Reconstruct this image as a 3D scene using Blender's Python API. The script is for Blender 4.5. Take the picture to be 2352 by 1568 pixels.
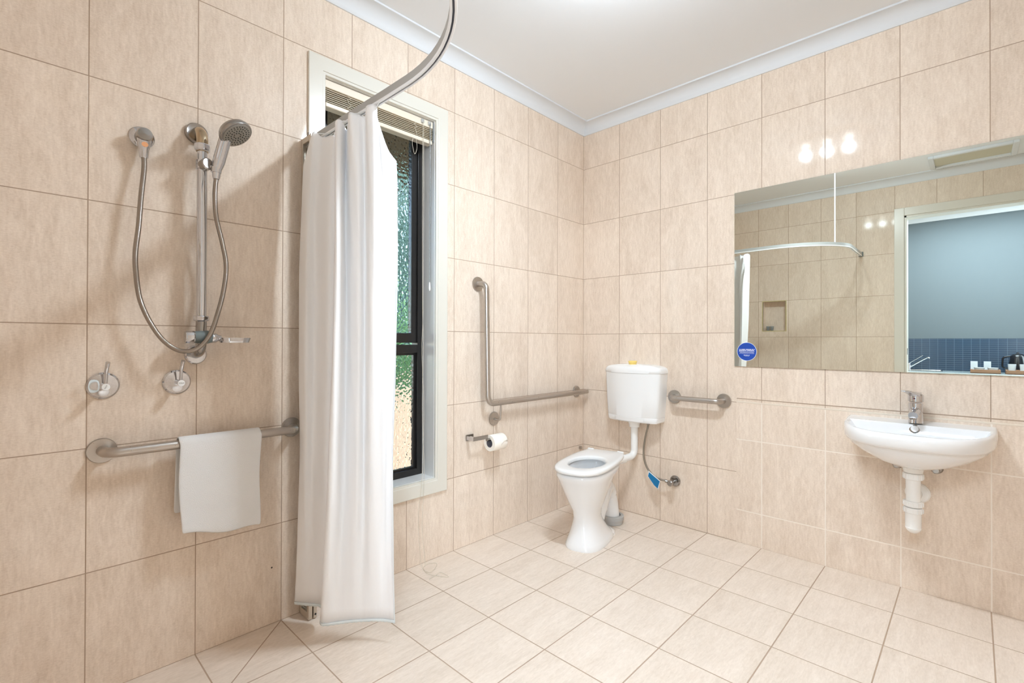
import bpy, bmesh, math, random
from mathutils import Vector, Matrix
from math import sin, cos, pi, radians

for o in list(bpy.data.objects):
    bpy.data.objects.remove(o, do_unlink=True)
SC = bpy.context.scene
COL = SC.collection

# ------------------------------------------------------------------ camera
F_PX, YAW, PITCH, ROLL = 1108.74, 0.807566, 0.004644, 0.0025975
cam_d = bpy.data.cameras.new('camera')
cam = bpy.data.objects.new('camera', cam_d)
COL.objects.link(cam)
fw = Vector((sin(YAW) * cos(PITCH), cos(YAW) * cos(PITCH), sin(PITCH)))
rt = Vector((cos(YAW), -sin(YAW), 0))
up = rt.cross(fw)
r2 = rt * cos(ROLL) + up * sin(ROLL)
u2 = up * cos(ROLL) - rt * sin(ROLL)
Mx = Matrix((r2, u2, -fw)).transposed().to_4x4()
Mx.translation = Vector((-2.9087, -2.05977, 1.14876))
cam.matrix_world = Mx
cam_d.sensor_fit = 'HORIZONTAL'
cam_d.sensor_width = 36.0
cam_d.lens = 36.0 * F_PX / 2352
cam_d.shift_y = -6.09 / 2352
cam_d.clip_start = 0.01
SC.camera = cam

# ------------------------------------------------------------------ world, view, big lights
world = bpy.data.worlds.new('world')
SC.world = world
world.use_nodes = True
wn = world.node_tree
wn.nodes.clear()
wo = wn.nodes.new('ShaderNodeOutputWorld')
wb = wn.nodes.new('ShaderNodeBackground')
sky = wn.nodes.new('ShaderNodeTexSky')
sky.sky_type = 'NISHITA'
sky.sun_disc = False
sky.sun_elevation = radians(38)
sky.sun_rotation = radians(200)
wb.inputs[1].default_value = 1.15
wn.links.new(sky.outputs[0], wb.inputs[0])
wn.links.new(wb.outputs[0], wo.inputs[0])

SC.view_settings.view_transform = 'Standard'
SC.view_settings.look = 'None'
SC.view_settings.gamma = 1
SC.view_settings.use_curve_mapping = False
SC.view_settings.exposure = 0.53
SC.cycles.use_denoising = True
SC.cycles.max_bounces = 14
SC.cycles.diffuse_bounces = 8
SC.cycles.glossy_bounces = 6
SC.cycles.transmission_bounces = 10
SC.cycles.transparent_max_bounces = 12
SC.cycles.sample_clamp_indirect = 4.0
SC.cycles.caustics_reflective = False
SC.cycles.caustics_refractive = False


def area(name, loc, target, sx, sy, watts, color):
    d = bpy.data.lights.new(name, 'AREA')
    d.shape = 'RECTANGLE'
    d.size, d.size_y = sx, sy
    d.energy = watts
    d.color = color
    o = bpy.data.objects.new(name, d)
    COL.objects.link(o)
    o.location = loc
    o.rotation_euler = (Vector(target) - Vector(loc)).to_track_quat('-Z', 'Y').to_euler()
    return o


# unseen fill lights added in the kitchenette room, brightening the bathroom through the doorway
area('kitchen_side_fill', (-4.95, -3.55, 1.5), (-1.9, -0.6, 1.2), 1.4, 2.2, 115, (0.74, 0.87, 1.0))
area('kitchen_top_fill', (-4.0, -2.1, 2.70), (-4.0, -2.1, 0), 1.2, 1.2, 95, (0.74, 0.87, 1.0))

# ------------------------------------------------------------------ helpers
def tag(o, label=None, cat=None, group=None, kind=None):
    if label: o['label'] = label
    if cat: o['category'] = cat
    if group: o['group'] = group
    if kind: o['kind'] = kind
    return o


def empty(name, loc, label=None, cat=None, group=None):
    o = bpy.data.objects.new(name, None)
    COL.objects.link(o)
    o.location = loc
    o.empty_display_size = 0.05
    tag(o, label, cat, group)
    return o


def WL(o):
    m = Matrix.Identity(4)
    while o is not None:
        m = Matrix.LocRotScale(o.location, o.rotation_euler, o.scale) @ m
        o = o.parent
    return m


class MB:
    """collects world-space geometry for one mesh"""

    def __init__(s):
        s.v, s.f = [], []

    def add(s, vs, fs):
        n = len(s.v)
        s.v += [Vector(v) for v in vs]
        s.f += [tuple(i + n for i in f) for f in fs]
        return s

    def box(s, a, b):
        x0, y0, z0 = [min(p, q) for p, q in zip(a, b)]
        x1, y1, z1 = [max(p, q) for p, q in zip(a, b)]
        return s.add([(x0, y0, z0), (x1, y0, z0), (x1, y1, z0), (x0, y1, z0), (x0, y0, z1), (x1, y0, z1), (x1, y1, z1), (x0, y1, z1)],
                     [(0, 3, 2, 1), (4, 5, 6, 7), (0, 1, 5, 4), (1, 2, 6, 5), (2, 3, 7, 6), (3, 0, 4, 7)])

    def quad(s, *p):
        return s.add(p, [tuple(range(len(p)))])

    def rings(s, rs, cap0=True, cap1=True, closed=True):
        n = len(rs[0])
        vs = [p for r in rs for p in r]
        fs = []
        for i in range(len(rs) - 1):
            for j in range(n if closed else n - 1):
                k = (j + 1) % n
                fs.append((i * n + j, i * n + k, (i + 1) * n + k, (i + 1) * n + j))
        if cap0: fs.append(tuple(reversed(range(n))))
        if cap1: fs.append(tuple((len(rs) - 1) * n + j for j in range(n)))
        return s.add(vs, fs)

    def tube(s, pts, r, n=16, cap=True, flat=1.0, upv=None):
        pts = [Vector(p) for p in pts]
        rr = r if isinstance(r, (list, tuple)) else [r] * len(pts)
        t = [(pts[min(i + 1, len(pts) - 1)] - pts[max(i - 1, 0)]).normalized() for i in range(len(pts))]
        a = Vector(upv) if upv else (Vector((0, 0, 1)) if abs(t[0].z) < 0.9 else Vector((1, 0, 0)))
        a = (a - t[0] * a.dot(t[0])).normalized()
        rs = []
        for i, p in enumerate(pts):
            a = (a - t[i] * a.dot(t[i])).normalized()
            b = t[i].cross(a)
            rs.append([p + (a * cos(2 * pi * k / n) + b * sin(2 * pi * k / n) * flat) * rr[i] for k in range(n)])
        return s.rings(rs, cap, cap)

    def lathe(s, prof, origin, axis, n=32, cap0=True, cap1=True):
        """prof: list of (distance along axis, radius)"""
        o = Vector(origin)
        ax = Vector(axis).normalized()
        a = ax.orthogonal().normalized()
        b = ax.cross(a)
        rs = [[o + ax * d + (a * cos(2 * pi * k / n) + b * sin(2 * pi * k / n)) * max(r, 1e-5) for k in range(n)] for d, r in prof]
        return s.rings(rs, cap0, cap1)

    def build(s, name, m, parent=None, smooth=None, bevel=0, seg=2, subsurf=0, solid=0, fix=True):
        me = bpy.data.meshes.new(name)
        me.from_pydata([tuple(v) for v in s.v], [], s.f)
        if fix:
            bm = bmesh.new()
            bm.from_mesh(me)
            bmesh.ops.recalc_face_normals(bm, faces=bm.faces)
            bm.to_mesh(me)
            bm.free()
        if parent is not None:
            me.transform(WL(parent).inverted())
        me.materials.append(m)
        o = bpy.data.objects.new(name, me)
        COL.objects.link(o)
        if parent is not None: o.parent = parent
        if smooth is not None:
            me.shade_smooth()
            me.set_sharp_from_angle(angle=radians(smooth))
        if solid:
            md = o.modifiers.new('solid', 'SOLIDIFY'); md.thickness = solid; md.offset = 0
        if bevel:
            md = o.modifiers.new('bevel', 'BEVEL'); md.width = bevel; md.segments = seg; md.limit_method = 'ANGLE'; md.angle_limit = radians(40)
        if subsurf:
            md = o.modifiers.new('sub', 'SUBSURF'); md.levels = subsurf; md.render_levels = subsurf
        return o


def arc(c, r, a0, a1, n, ua, ub):
    c, ua, ub = Vector(c), Vector(ua), Vector(ub)
    return [c + ua * (r * cos(a0 + (a1 - a0) * i / n)) + ub * (r * sin(a0 + (a1 - a0) * i / n)) for i in range(n + 1)]


def bend(pts, r, n=8):
    """polyline with rounded corners"""
    pts = [Vector(p) for p in pts]
    out = [pts[0]]
    for i in range(1, len(pts) - 1):
        p = pts[i]
        a = (pts[i - 1] - p)
        b = (pts[i + 1] - p)
        rr = r[i - 1] if isinstance(r, (list, tuple)) else r
        ang = a.angle(b)
        d = min(rr / math.tan(ang / 2), a.length * 0.99, b.length * 0.99)
        p0, p1 = p + a.normalized() * d, p + b.normalized() * d
        bis = (a.normalized() + b.normalized()).normalized()
        c = p + bis * (d / cos(ang / 2))
        R = (p0 - c).length
        v0, v1 = (p0 - c) / R, (p1 - c) / R
        th = v0.angle(v1)
        for k in range(n + 1):
            t = k / n
            out.append(c + (v0 * sin((1 - t) * th) + v1 * sin(t * th)) / sin(th) * R)
    out.append(pts[-1])
    return out


def crom(pts, n=8):
    P = [Vector(p) for p in pts]
    P = [P[0] * 2 - P[1]] + P + [P[-1] * 2 - P[-2]]
    out = []
    for i in range(1, len(P) - 2):
        p0, p1, p2, p3 = P[i - 1:i + 3]
        for k in range(n):
            t = k / n
            out.append(0.5 * ((2 * p1) + (p2 - p0) * t + (2 * p0 - 5 * p1 + 4 * p2 - p3) * t * t + (3 * p1 - p0 - 3 * p2 + p3) * t ** 3))
    out.append(P[-2])
    return out


# ------------------------------------------------------------------ materials
def srgb(r, g, b):
    f = lambda c: (c / 255 / 12.92) if c / 255 <= 0.04045 else ((c / 255 + 0.055) / 1.055) ** 2.4
    return (f(r), f(g), f(b), 1)


def mat(name, color, rough=0.4, metal=0.0, spec=0.5, **kw):
    m = bpy.data.materials.new(name)
    m.use_nodes = True
    p = m.node_tree.nodes['Principled BSDF']
    p.inputs['Base Color'].default_value = color
    p.inputs['Roughness'].default_value = rough
    p.inputs['Metallic'].default_value = metal
    p.inputs['Specular IOR Level'].default_value = spec
    for k, v in kw.items():
        p.inputs[k.replace('_', ' ')].default_value = v
    return m


class NT:
    def __init__(s, m):
        s.t = m.node_tree
        s.p = s.t.nodes['Principled BSDF']

    def n(s, typ, **kw):
        o = s.t.nodes.new(typ)
        for k, v in kw.items(): setattr(o, k, v)
        return o

    def link(s, a, b):
        s.t.links.new(a, b)

    def math(s, op, a, b=None, c=None, clamp=False):
        o = s.n('ShaderNodeMath', operation=op, use_clamp=clamp)
        for i, x in enumerate((a, b, c)):
            if x is None: continue
            if isinstance(x, (int, float)): o.inputs[i].default_value = x
            else: s.link(x, o.inputs[i])
        return o.outputs[0]

    def mix(s, f, a, b):
        o = s.n('ShaderNodeMix', data_type='RGBA')
        for i, x in ((0, f), (6, a), (7, b)):
            if isinstance(x, (int, float, tuple)): o.inputs[i].default_value = x
            else: s.link(x, o.inputs[i])
        return o.outputs[2]

    def pos(s):
        g = s.n('ShaderNodeNewGeometry')
        x = s.n('ShaderNodeSeparateXYZ')
        s.link(g.outputs['Position'], x.inputs[0])
        return x.outputs

    def noise(s, vec, scale, detail=2, rough=0.5, dist=0.0, out='Fac'):
        o = s.n('ShaderNodeTexNoise')
        o.inputs['Scale'].default_value = scale
        o.inputs['Detail'].default_value = detail
        o.inputs['Roughness'].default_value = rough
        o.inputs['Distortion'].default_value = dist
        if vec is not None: s.link(vec, o.inputs['Vector'])
        return o.outputs[out]

    def comb(s, x, y, z=0.0):
        o = s.n('ShaderNodeCombineXYZ')
        for i, v in enumerate((x, y, z)):
            if isinstance(v, (int, float)): o.inputs[i].default_value = v
            else: s.link(v, o.inputs[i])
        return o.outputs[0]

    def bump(s, h, strength, dist=0.01, normal=None):
        o = s.n('ShaderNodeBump')
        o.inputs['Strength'].default_value = strength
        o.inputs['Distance'].default_value = dist
        s.link(h, o.inputs['Height'])
        if normal is not None: s.link(normal, o.inputs['Normal'])
        return o.outputs[0]


TILE_A = srgb(209, 191, 173)
TILE_B = srgb(240, 226, 211)
GROUT = srgb(168, 146, 126)


def tile_mat(name, ua, va, u0, w, v0=0.0, h=0.4, vlines=None, gw=0.0016, rough=0.06, ca=TILE_A, cb=TILE_B, grout=GROUT, streak='v', diag=False, bumpk=0.35):
    """tiles over two world axes; u0/v0 a joint position, w/h tile pitch"""
    m = mat(name, cb, rough, spec=0.22)
    N = NT(m)
    P = N.pos()
    U = N.math('DIVIDE', N.math('SUBTRACT', P[ua], u0), w)
    V = N.math('DIVIDE', N.math('SUBTRACT', P[va], v0), h)

    def edge(X, pitch):
        fr = N.math('FRACT', X)
        return N.math('MULTIPLY', N.math('MINIMUM', fr, N.math('SUBTRACT', 1.0, fr)), pitch)
    if vlines is None:
        d = N.math('MINIMUM', edge(U, w), edge(V, h))
        iv = N.math('FLOOR', V)
    else:
        d = edge(U, w)
        iv = None
        for z in vlines:
            d = N.math('MINIMUM', d, N.math('ABSOLUTE', N.math('SUBTRACT', P[va], z)))
            g = N.math('GREATER_THAN', P[va], z)
            iv = g if iv is None else N.math('ADD', iv, g)
    if diag:
        dd = N.math('MULTIPLY', N.math('ABSOLUTE', N.math('ADD', N.math('SUBTRACT', P[0], P[1]), 2.124)), 0.7071)
        inside = N.math('MULTIPLY', N.math('LESS_THAN', P[0], -2.124), N.math('GREATER_THAN', P[0], -2.73))
        dd = N.math('ADD', dd, N.math('MULTIPLY', N.math('SUBTRACT', 1.0, inside), 10.0))
        d = N.math('MINIMUM', d, dd)
    mr = N.n('ShaderNodeMapRange', interpolation_type='SMOOTHSTEP')
    N.link(d, mr.inputs[0])
    mr.inputs[1].default_value = gw * 0.7
    mr.inputs[2].default_value = gw * 1.25
    mr.inputs[3].default_value = 1.0
    mr.inputs[4].default_value = 0.0
    G = mr.outputs[0]
    wn_ = N.n('ShaderNodeTexWhiteNoise', noise_dimensions='2D')
    N.link(N.comb(N.math('FLOOR', U), iv), wn_.inputs['Vector'])
    rnd = wn_.outputs['Value']
    off = N.math('MULTIPLY', rnd, 37.0)
    pu = N.math('ADD', P[ua], off)
    pv = N.math('ADD', P[va], off)
    if streak == 'v':
        big = N.noise(N.comb(N.math('MULTIPLY', pu, 14.0), N.math('MULTIPLY', pv, 3.0)), 1.0, 4, 0.6, 0.8)
        fine = N.noise(N.comb(N.math('MULTIPLY', pu, 110.0), N.math('MULTIPLY', pv, 330.0)), 1.0, 3, 0.65, 0.4)
        mid = N.noise(N.comb(N.math('MULTIPLY', pu, 95.0), N.math('MULTIPLY', pv, 20.0)), 1.0, 3, 0.6, 0.5)
    else:
        big = N.noise(N.comb(N.math('MULTIPLY', pu, 3.5), N.math('MULTIPLY', pv, 12.0)), 1.0, 3, 0.55, 0.6)
        fine = N.noise(N.comb(N.math('MULTIPLY', pu, 45.0), N.math('MULTIPLY', pv, 150.0)), 1.0, 3, 0.6, 0.6)
        mid = N.noise(N.comb(N.math('MULTIPLY', pu, 10.0), N.math('MULTIPLY', pv, 60.0)), 1.0, 3, 0.6, 0.8)
    f = N.math('ADD', N.math('MULTIPLY', big, 0.80), N.math('ADD', N.math('MULTIPLY', mid, 0.80), N.math('MULTIPLY', fine, 1.0)))
    f = N.math('ADD', N.math('MULTIPLY', N.math('SUBTRACT', f, 1.3), 1.25), 0.5)
    f = N.math('ADD', f, N.math('MULTIPLY', N.math('SUBTRACT', rnd, 0.5), 0.22), clamp=True)
    c = N.mix(f, ca, cb)
    c = N.mix(G, c, grout)
    N.link(c, N.p.inputs['Base Color'])
    N.link(N.math('ADD', N.math('MULTIPLY', G, 0.6), rough), N.p.inputs['Roughness'])
    hgt = N.math('ADD', N.math('MULTIPLY', G, -1.0), N.math('MULTIPLY', N.noise(N.comb(P[0], P[1], P[2]), 3.0, 1), 0.6))
    N.link(N.bump(hgt, bumpk, 0.0015), N.p.inputs['Normal'])
    return m


M = {}
M['tile_left'] = tile_mat('tile_left', 0, 2, -0.3061, 0.30322)
M['tile_right'] = tile_mat('tile_right', 1, 2, -0.29746, 0.30243)
M['tile_right_low'] = tile_mat('tile_right_low', 1, 2, -0.29746 - 0.0015, 0.30243, vlines=(0.1872, 0.5900), grout=srgb(238, 228, 216), gw=0.0026)
M['tile_rear'] = tile_mat('tile_rear', 1, 2, -0.30, 0.3035)
M['tile_front'] = tile_mat('tile_front', 0, 2, -0.30, 0.3035)
M['tile_floor'] = tile_mat('tile_floor', 0, 1, -0.3061, 0.30322, -0.29746, 0.30243, gw=0.0022, rough=0.30, ca=srgb(212, 197, 181), cb=srgb(234, 221, 208), grout=srgb(178, 156, 136), streak='h', diag=True, bumpk=0.6)
M['ceiling'] = mat('ceiling_paint', srgb(231, 234, 237), 0.75, spec=0.2)
M['cornice'] = mat('cornice_paint', srgb(216, 219, 222), 0.6, spec=0.3)
M['trim'] = mat('cream_gloss_paint', srgb(218, 215, 205), 0.28)
M['reveal'] = mat('white_gloss_paint', srgb(232, 231, 228), 0.3)
M['alu_black'] = mat('black_window_aluminium', srgb(30, 28, 27), 0.35, 0.0)
M['blind'] = mat('cream_blind_slat', srgb(196, 184, 160), 0.4)
M['blind_rail'] = mat('cream_blind_rail', srgb(232, 222, 204), 0.35)
M['clear_plastic'] = mat('clear_plastic', srgb(200, 205, 205), 0.2, Transmission_Weight=0.6)
M['cord'] = mat('cream_cord', srgb(214, 206, 190), 0.7)
M['chrome'] = mat('chrome', srgb(208, 209, 213), 0.05, 1.0)
M['chrome_dull'] = mat('dull_chrome', srgb(164, 160, 156), 0.20, 1.0)
M['steel'] = mat('brushed_steel', srgb(188, 181, 174), 0.28, 1.0)
N_ = NT(M['steel'])
_P = N_.pos()
N_.link(N_.math('ADD', N_.math('MULTIPLY', N_.noise(N_.comb(_P[0], _P[1], _P[2]), 160, 2), 0.25), 0.20), N_.p.inputs['Roughness'])
M['hose'] = mat('hose_metal', srgb(158, 149, 140), 0.27, 1.0)
N_ = NT(M['hose'])
_w = N_.n('ShaderNodeTexWave', wave_type='BANDS', bands_direction='Z')
_w.inputs['Scale'].default_value = 120
N_.link(N_.bump(_w.outputs['Fac'], 0.25, 0.001), N_.p.inputs['Normal'])
M['braid'] = mat('braided_hose', srgb(150, 143, 132), 0.35, 0.9)
M['ceramic'] = mat('white_ceramic', srgb(236, 237, 238), 0.06, spec=0.6, Coat_Weight=0.4, Coat_Roughness=0.04)
M['plastic_white'] = mat('white_plastic', srgb(236, 237, 237), 0.16)
M['pvc'] = mat('white_pvc', srgb(238, 238, 236), 0.25)
M['pvc_grey'] = mat('grey_pvc', srgb(178, 178, 176), 0.4)
M['rubber'] = mat('dark_rubber', srgb(48, 45, 42), 0.6)
M['yellow'] = mat('yellow_plastic', srgb(238, 210, 120), 0.4)
M['grey_rubber'] = mat('grey_rubber', srgb(108, 118, 118), 0.5)
M['grey_face'] = mat('shower_face', srgb(150, 146, 138), 0.35, 0.3)
M['paper'] = mat('tissue_paper', srgb(246, 241, 232), 0.9, spec=0.1)
M['mirror'] = mat('mirror_silver', srgb(226, 230, 222), 0.0, 1.0)
M['mirror_edge'] = mat('mirror_edge', srgb(120, 140, 132), 0.2)
M['blue'] = mat('blue_vinyl', srgb(18, 70, 168), 0.4)
M['white_ink'] = mat('white_ink', srgb(235, 240, 250), 0.5)
M['dark_ink'] = mat('dark_ink', srgb(70, 66, 60), 0.5)
M['orange'] = mat('orange_label', srgb(222, 158, 110), 0.5)
M['tag_blue'] = mat('blue_tag', srgb(10, 110, 160), 0.4)
M['alu_white'] = mat('satin_rail_paint', srgb(240, 241, 243), 0.35)
M['alu_grey'] = mat('grey_anodised', srgb(172, 172, 170), 0.4, 0.1)
M['dark_slot'] = mat('slot_shadow_gap', srgb(60, 62, 72), 0.5)
M['screen_frame'] = mat('screen_frame_champagne', srgb(196, 184, 168), 0.3, 0.3)
M['wall_paint'] = mat('blue_grey_paint', srgb(100, 108, 112), 0.6, spec=0.2)
M['bench'] = mat('steel_bench', srgb(190, 200, 200), 0.25, 0.6)
M['brown_tray'] = mat('brown_tray', srgb(140, 104, 78), 0.5)
M['black_gloss'] = mat('black_gloss', srgb(24, 24, 28), 0.2)
M['cup'] = mat('white_cup', srgb(196, 202, 206), 0.2)
M['kitchen_floor'] = mat('kitchen_floor', srgb(120, 112, 104), 0.5)
M['cupboard'] = mat('cupboard_white', srgb(205, 210, 210), 0.4)
M['bulb'] = mat('lamp_glass', (1, 1, 1, 1), 0.3, Emission_Color=(0.95, 0.97, 1.0, 1), Emission_Strength=20.0)

# curtain cloth
M['curtain'] = mat('curtain_cloth', srgb(249, 249, 250), 0.75, spec=0.2, Sheen_Weight=0.1)
N_ = NT(M['curtain'])
_P = N_.pos()
_n = N_.noise(N_.comb(N_.math('MULTIPLY', _P[0], 1.0), N_.math('MULTIPLY', _P[1], 1.0), N_.math('MULTIPLY', _P[2], 0.35)), 26, 3, 0.55)
_n2 = N_.noise(N_.comb(_P[0], _P[1], _P[2]), 420, 2)
N_.link(N_.bump(N_.math('ADD', _n, N_.math('MULTIPLY', _n2, 0.05)), 0.14, 0.01), N_.p.inputs['Normal'])
_t = N_.t.nodes.new('ShaderNodeBsdfTranslucent')
_t.inputs[0].default_value = (0.9, 0.9, 0.92, 1)
_mx = N_.t.nodes.new('ShaderNodeMixShader')
_mx.inputs[0].default_value = 0.08
N_.link(N_.p.outputs[0], _mx.inputs[1])
N_.link(_t.outputs[0], _mx.inputs[2])
N_.link(_mx.outputs[0], N_.t.nodes['Material Output'].inputs[0])
M['hem'] = mat('curtain_hem', srgb(218, 225, 226), 0.8, spec=0.1)
M['towel'] = mat('white_terry', srgb(253, 253, 253), 0.95, spec=0.05, Sheen_Weight=0.5)
N_ = NT(M['towel'])
_P = N_.pos()
N_.link(N_.bump(N_.noise(N_.comb(_P[0], _P[1], _P[2]), 520, 3, 0.7), 0.9, 0.004), N_.p.inputs['Normal'])

# obscure window glass
M['glass'] = mat('obscure_glass', (0.93, 0.97, 0.95, 1), 0.02, Transmission_Weight=1.0, IOR=1.18)
N_ = NT(M['glass'])
_P = N_.pos()
_v = N_.n('ShaderNodeTexVoronoi', feature='SMOOTH_F1')
_v.inputs['Scale'].default_value = 78
N_.link(N_.comb(_P[0], _P[1], N_.math('MULTIPLY', _P[2], 0.9)), _v.inputs['Vector'])
N_.link(N_.bump(_v.outputs['Distance'], 0.9, 0.014), N_.p.inputs['Normal'])
M['clear_glass'] = mat('clear_glass', (0.95, 0.98, 0.97, 1), 0.02, Transmission_Weight=1.0, IOR=1.45)


def leaf_mat(name, c1, c2):
    m = mat(name, c1, 0.5)
    N = NT(m)
    P = N.pos()
    N.link(N.mix(N.noise(N.comb(P[0], P[1], P[2]), 14, 2), c1, c2), N.p.inputs['Base Color'])
    return m


M['leaf'] = leaf_mat('shrub_leaves', srgb(104, 146, 92), srgb(156, 198, 136))
M['leaf_dark'] = leaf_mat('tree_leaves', srgb(58, 84, 80), srgb(120, 152, 140))
M['bark'] = mat('bark', srgb(84, 70, 58), 0.9)
M['soffit'] = mat('brown_soffit', srgb(92, 74, 54), 0.7)
M['render_peach'] = mat('peach_wall_render', srgb(244, 208, 172), 0.8)
M['ground'] = mat('paving_sand', srgb(205, 186, 165), 0.8)

# kitchen mosaic
m = mat('blue_mosaic', srgb(50, 66, 84), 0.15)
N_ = NT(m)
_P = N_.pos()
_d = None
for _ax, _pp, _o in ((1, 0.0755, 0.0), (2, 0.0252, 0.80)):
    _fr = N_.math('FRACT', N_.math('DIVIDE', N_.math('SUBTRACT', _P[_ax], _o), _pp))
    _e = N_.math('MULTIPLY', N_.math('MINIMUM', _fr, N_.math('SUBTRACT', 1.0, _fr)), _pp)
    _d = _e if _d is None else N_.math('MINIMUM', _d, _e)
N_.link(N_.mix(N_.math('LESS_THAN', _d, 0.0013), srgb(50, 66, 84), srgb(92, 110, 126)), N_.p.inputs['Base Color'])
M['mosaic'] = m

# ------------------------------------------------------------------ room shell
ZC = 2.715      # ceiling
XR = -2.98      # rear wall (behind the camera, with the doorway)
YF = -2.80      # front wall (to the right, out of frame)
D = 0.14


def wall_with_hole(name, m, mk, span, zspan, hole, thick, extra=None):
    """mk(u, z, d) -> world point; span/zspan wall extent; hole (u0,u1,z0,z1)"""
    b = MB()
    us = [span[0], hole[0], hole[1], span[1]]
    zs = [zspan[0], hole[2], hole[3], zspan[1]]
    for i in range(3):
        for j in range(3):
            if i == 1 and j == 1 or zs[j + 1] - zs[j] < 1e-6: continue
            b.quad(mk(us[i], zs[j], 0), mk(us[i + 1], zs[j], 0), mk(us[i + 1], zs[j + 1], 0), mk(us[i], zs[j + 1], 0))
            b.quad(mk(us[i], zs[j], thick), mk(us[i + 1], zs[j], thick), mk(us[i + 1], zs[j + 1], thick), mk(us[i], zs[j + 1], thick))
    h = hole
    b.quad(mk(h[0], h[2], 0), mk(h[0], h[3], 0), mk(h[0], h[3], thick), mk(h[0], h[2], thick))
    b.quad(mk(h[1], h[2], 0), mk(h[1], h[3], 0), mk(h[1], h[3], thick), mk(h[1], h[2], thick))
    b.quad(mk(h[0], h[3], 0), mk(h[1], h[3], 0), mk(h[1], h[3], thick), mk(h[0], h[3], thick))
    if h[2] > zspan[0] + 1e-6:
        b.quad(mk(h[0], h[2], 0), mk(h[1], h[2], 0), mk(h[1], h[2], thick), mk(h[0], h[2], thick))
    for u in span:
        b.quad(mk(u, zspan[0], 0), mk(u, zspan[1], 0), mk(u, zspan[1], thick), mk(u, zspan[0], thick))
    for z in zspan:
        b.quad(mk(span[0], z, 0), mk(span[1], z, 0), mk(span[1], z, thick), mk(span[0], z, thick))
    return tag(b.build(name, m, fix=False), kind='structure')


WX0, WX1, WZ0, WZ1 = -2.0, -1.30, 0.385, 2.355      # hole behind the architrave
wall_left = wall_with_hole('wall_left', M['tile_left'], lambda u, z, d: (u, d, z), (XR - D, 0.0), (0, 2.80), (WX0, WX1, WZ0, WZ1), 0.16)

b = MB().box((0, YF, 0), (D, 0.16, 2.80))
wall_right = tag(b.build('wall_right', M['tile_right']), kind='structure')
b = MB()
b.add([(0.0, -1.0714, 0), (0.0, -1.0714, 0.806), (0.0, YF, 0.806), (0.0, YF, 0), (-0.004, -1.0714, 0), (-0.004, -1.0714, 0.8), (-0.004, YF, 0.8), (-0.004, YF, 0)],
      [(4, 5, 6, 7), (1, 2, 6, 5), (0, 1, 5, 4)])
b.build('tiled_ledge', M['tile_right_low'], wall_right)
MB().box((-0.005, -1.0714, 0.7995), (0.0, YF, 0.8085)).build('sealant_strip', mat('cream_sealant', srgb(226, 214, 198), 0.25), wall_right, bevel=0.002)
MB().box((-0.0006, -1.0714, 0.8205), (0.0, YF, 0.8250)).build('grout_line', mat('grout', GROUT, 0.7), wall_right)

# rear wall: doorway and a soap niche
DY0, DY1, DZ = -2.43, -1.585, 2.345
wall_rear = wall_with_hole('wall_rear', M['tile_rear'], lambda u, z, d: (XR - d, u, z), (YF, -0.64), (0, 2.80), (DY0, DY1, 0, DZ), D)
NY0, NY1, NZ0, NZ1 = -0.575, -0.345, 1.272, 1.595
b = MB()
mk = lambda u, z, d: (XR - d, u, z)
us, zs = [-0.64, NY0, NY1, 0.0], [0, NZ0, NZ1, 2.80]
for i in range(3):
    for j in range(3):
        d = 0.085 if (i == 1 and j == 1) else 0
        b.quad(mk(us[i], zs[j], d), mk(us[i + 1], zs[j], d), mk(us[i + 1], zs[j + 1], d), mk(us[i], zs[j + 1], d))
for u in (NY0, NY1): b.quad(mk(u, NZ0, 0), mk(u, NZ1, 0), mk(u, NZ1, 0.085), mk(u, NZ0, 0.085))
for z in (NZ0, NZ1): b.quad(mk(NY0, z, 0), mk(NY1, z, 0), mk(NY1, z, 0.085), mk(NY0, z, 0.085))
b.quad(mk(-0.64, 0, D), mk(0, 0, D), mk(0, 2.8, D), mk(-0.64, 2.8, D))
b.build('niche_wall', M['tile_rear'], wall_rear, fix=False)
b = MB()
for a, c in (((NY0 - .008, NZ0 - .008), (NY1 + .008, NZ0)), ((NY0 - .008, NZ1), (NY1 + .008, NZ1 + .008)), ((NY0 - .008, NZ0), (NY0, NZ1)), ((NY1, NZ0), (NY1 + .008, NZ1))):
    b.box((XR + 0.002, a[0], a[1]), (XR - 0.01, c[0], c[1]))
b.build('niche_trim', mat('niche_trim', srgb(200, 186, 140), 0.4), wall_rear)

tag(MB().box((XR - D, YF - D, 0), (D, YF, 2.80)).build('wall_front', M['tile_front']), kind='structure')
tag(MB().box((-5.4, YF - 1.6, -0.1), (D, 0.6, 0.0)).build('floor', M['tile_floor']), kind='structure')
tag(MB().box((XR - D, YF - D, ZC), (D, 0.16, ZC + 0.06)).build('ceiling', M['ceiling']), kind='structure')


def cornice(name, p0, p1, inward):
    """cove between wall (z 2.644) and ceiling"""
    inward = Vector(inward)
    prof = [(0, 2.644), (0.006, 2.644)] + [(0.070 - 0.060 * cos(t * pi / 2), 2.650 + 0.055 * sin(t * pi / 2)) for t in [k / 8 for k in range(9)]] + [(0.078, 2.706), (0.078, ZC), (0, ZC)]
    rs = []
    for p, s in ((Vector(p0), 1), (Vector(p1), 1)):
        rs.append([Vector((p.x, p.y, 0)) + inward * d + Vector((0, 0, z)) for d, z in prof])
    tag(MB().rings(rs).build(name, M['cornice'], smooth=35), kind='structure')


cornice('trim_1', (XR, 0, 0), (0, 0, 0), (0, -1, 0))
cornice('trim_2', (0, YF, 0), (0, 0, 0), (-1, 0, 0))
cornice('trim_3', (XR, YF, 0), (XR, 0, 0), (1, 0, 0))
cornice('trim_4', (XR, YF, 0), (0, YF, 0), (0, 1, 0))

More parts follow.
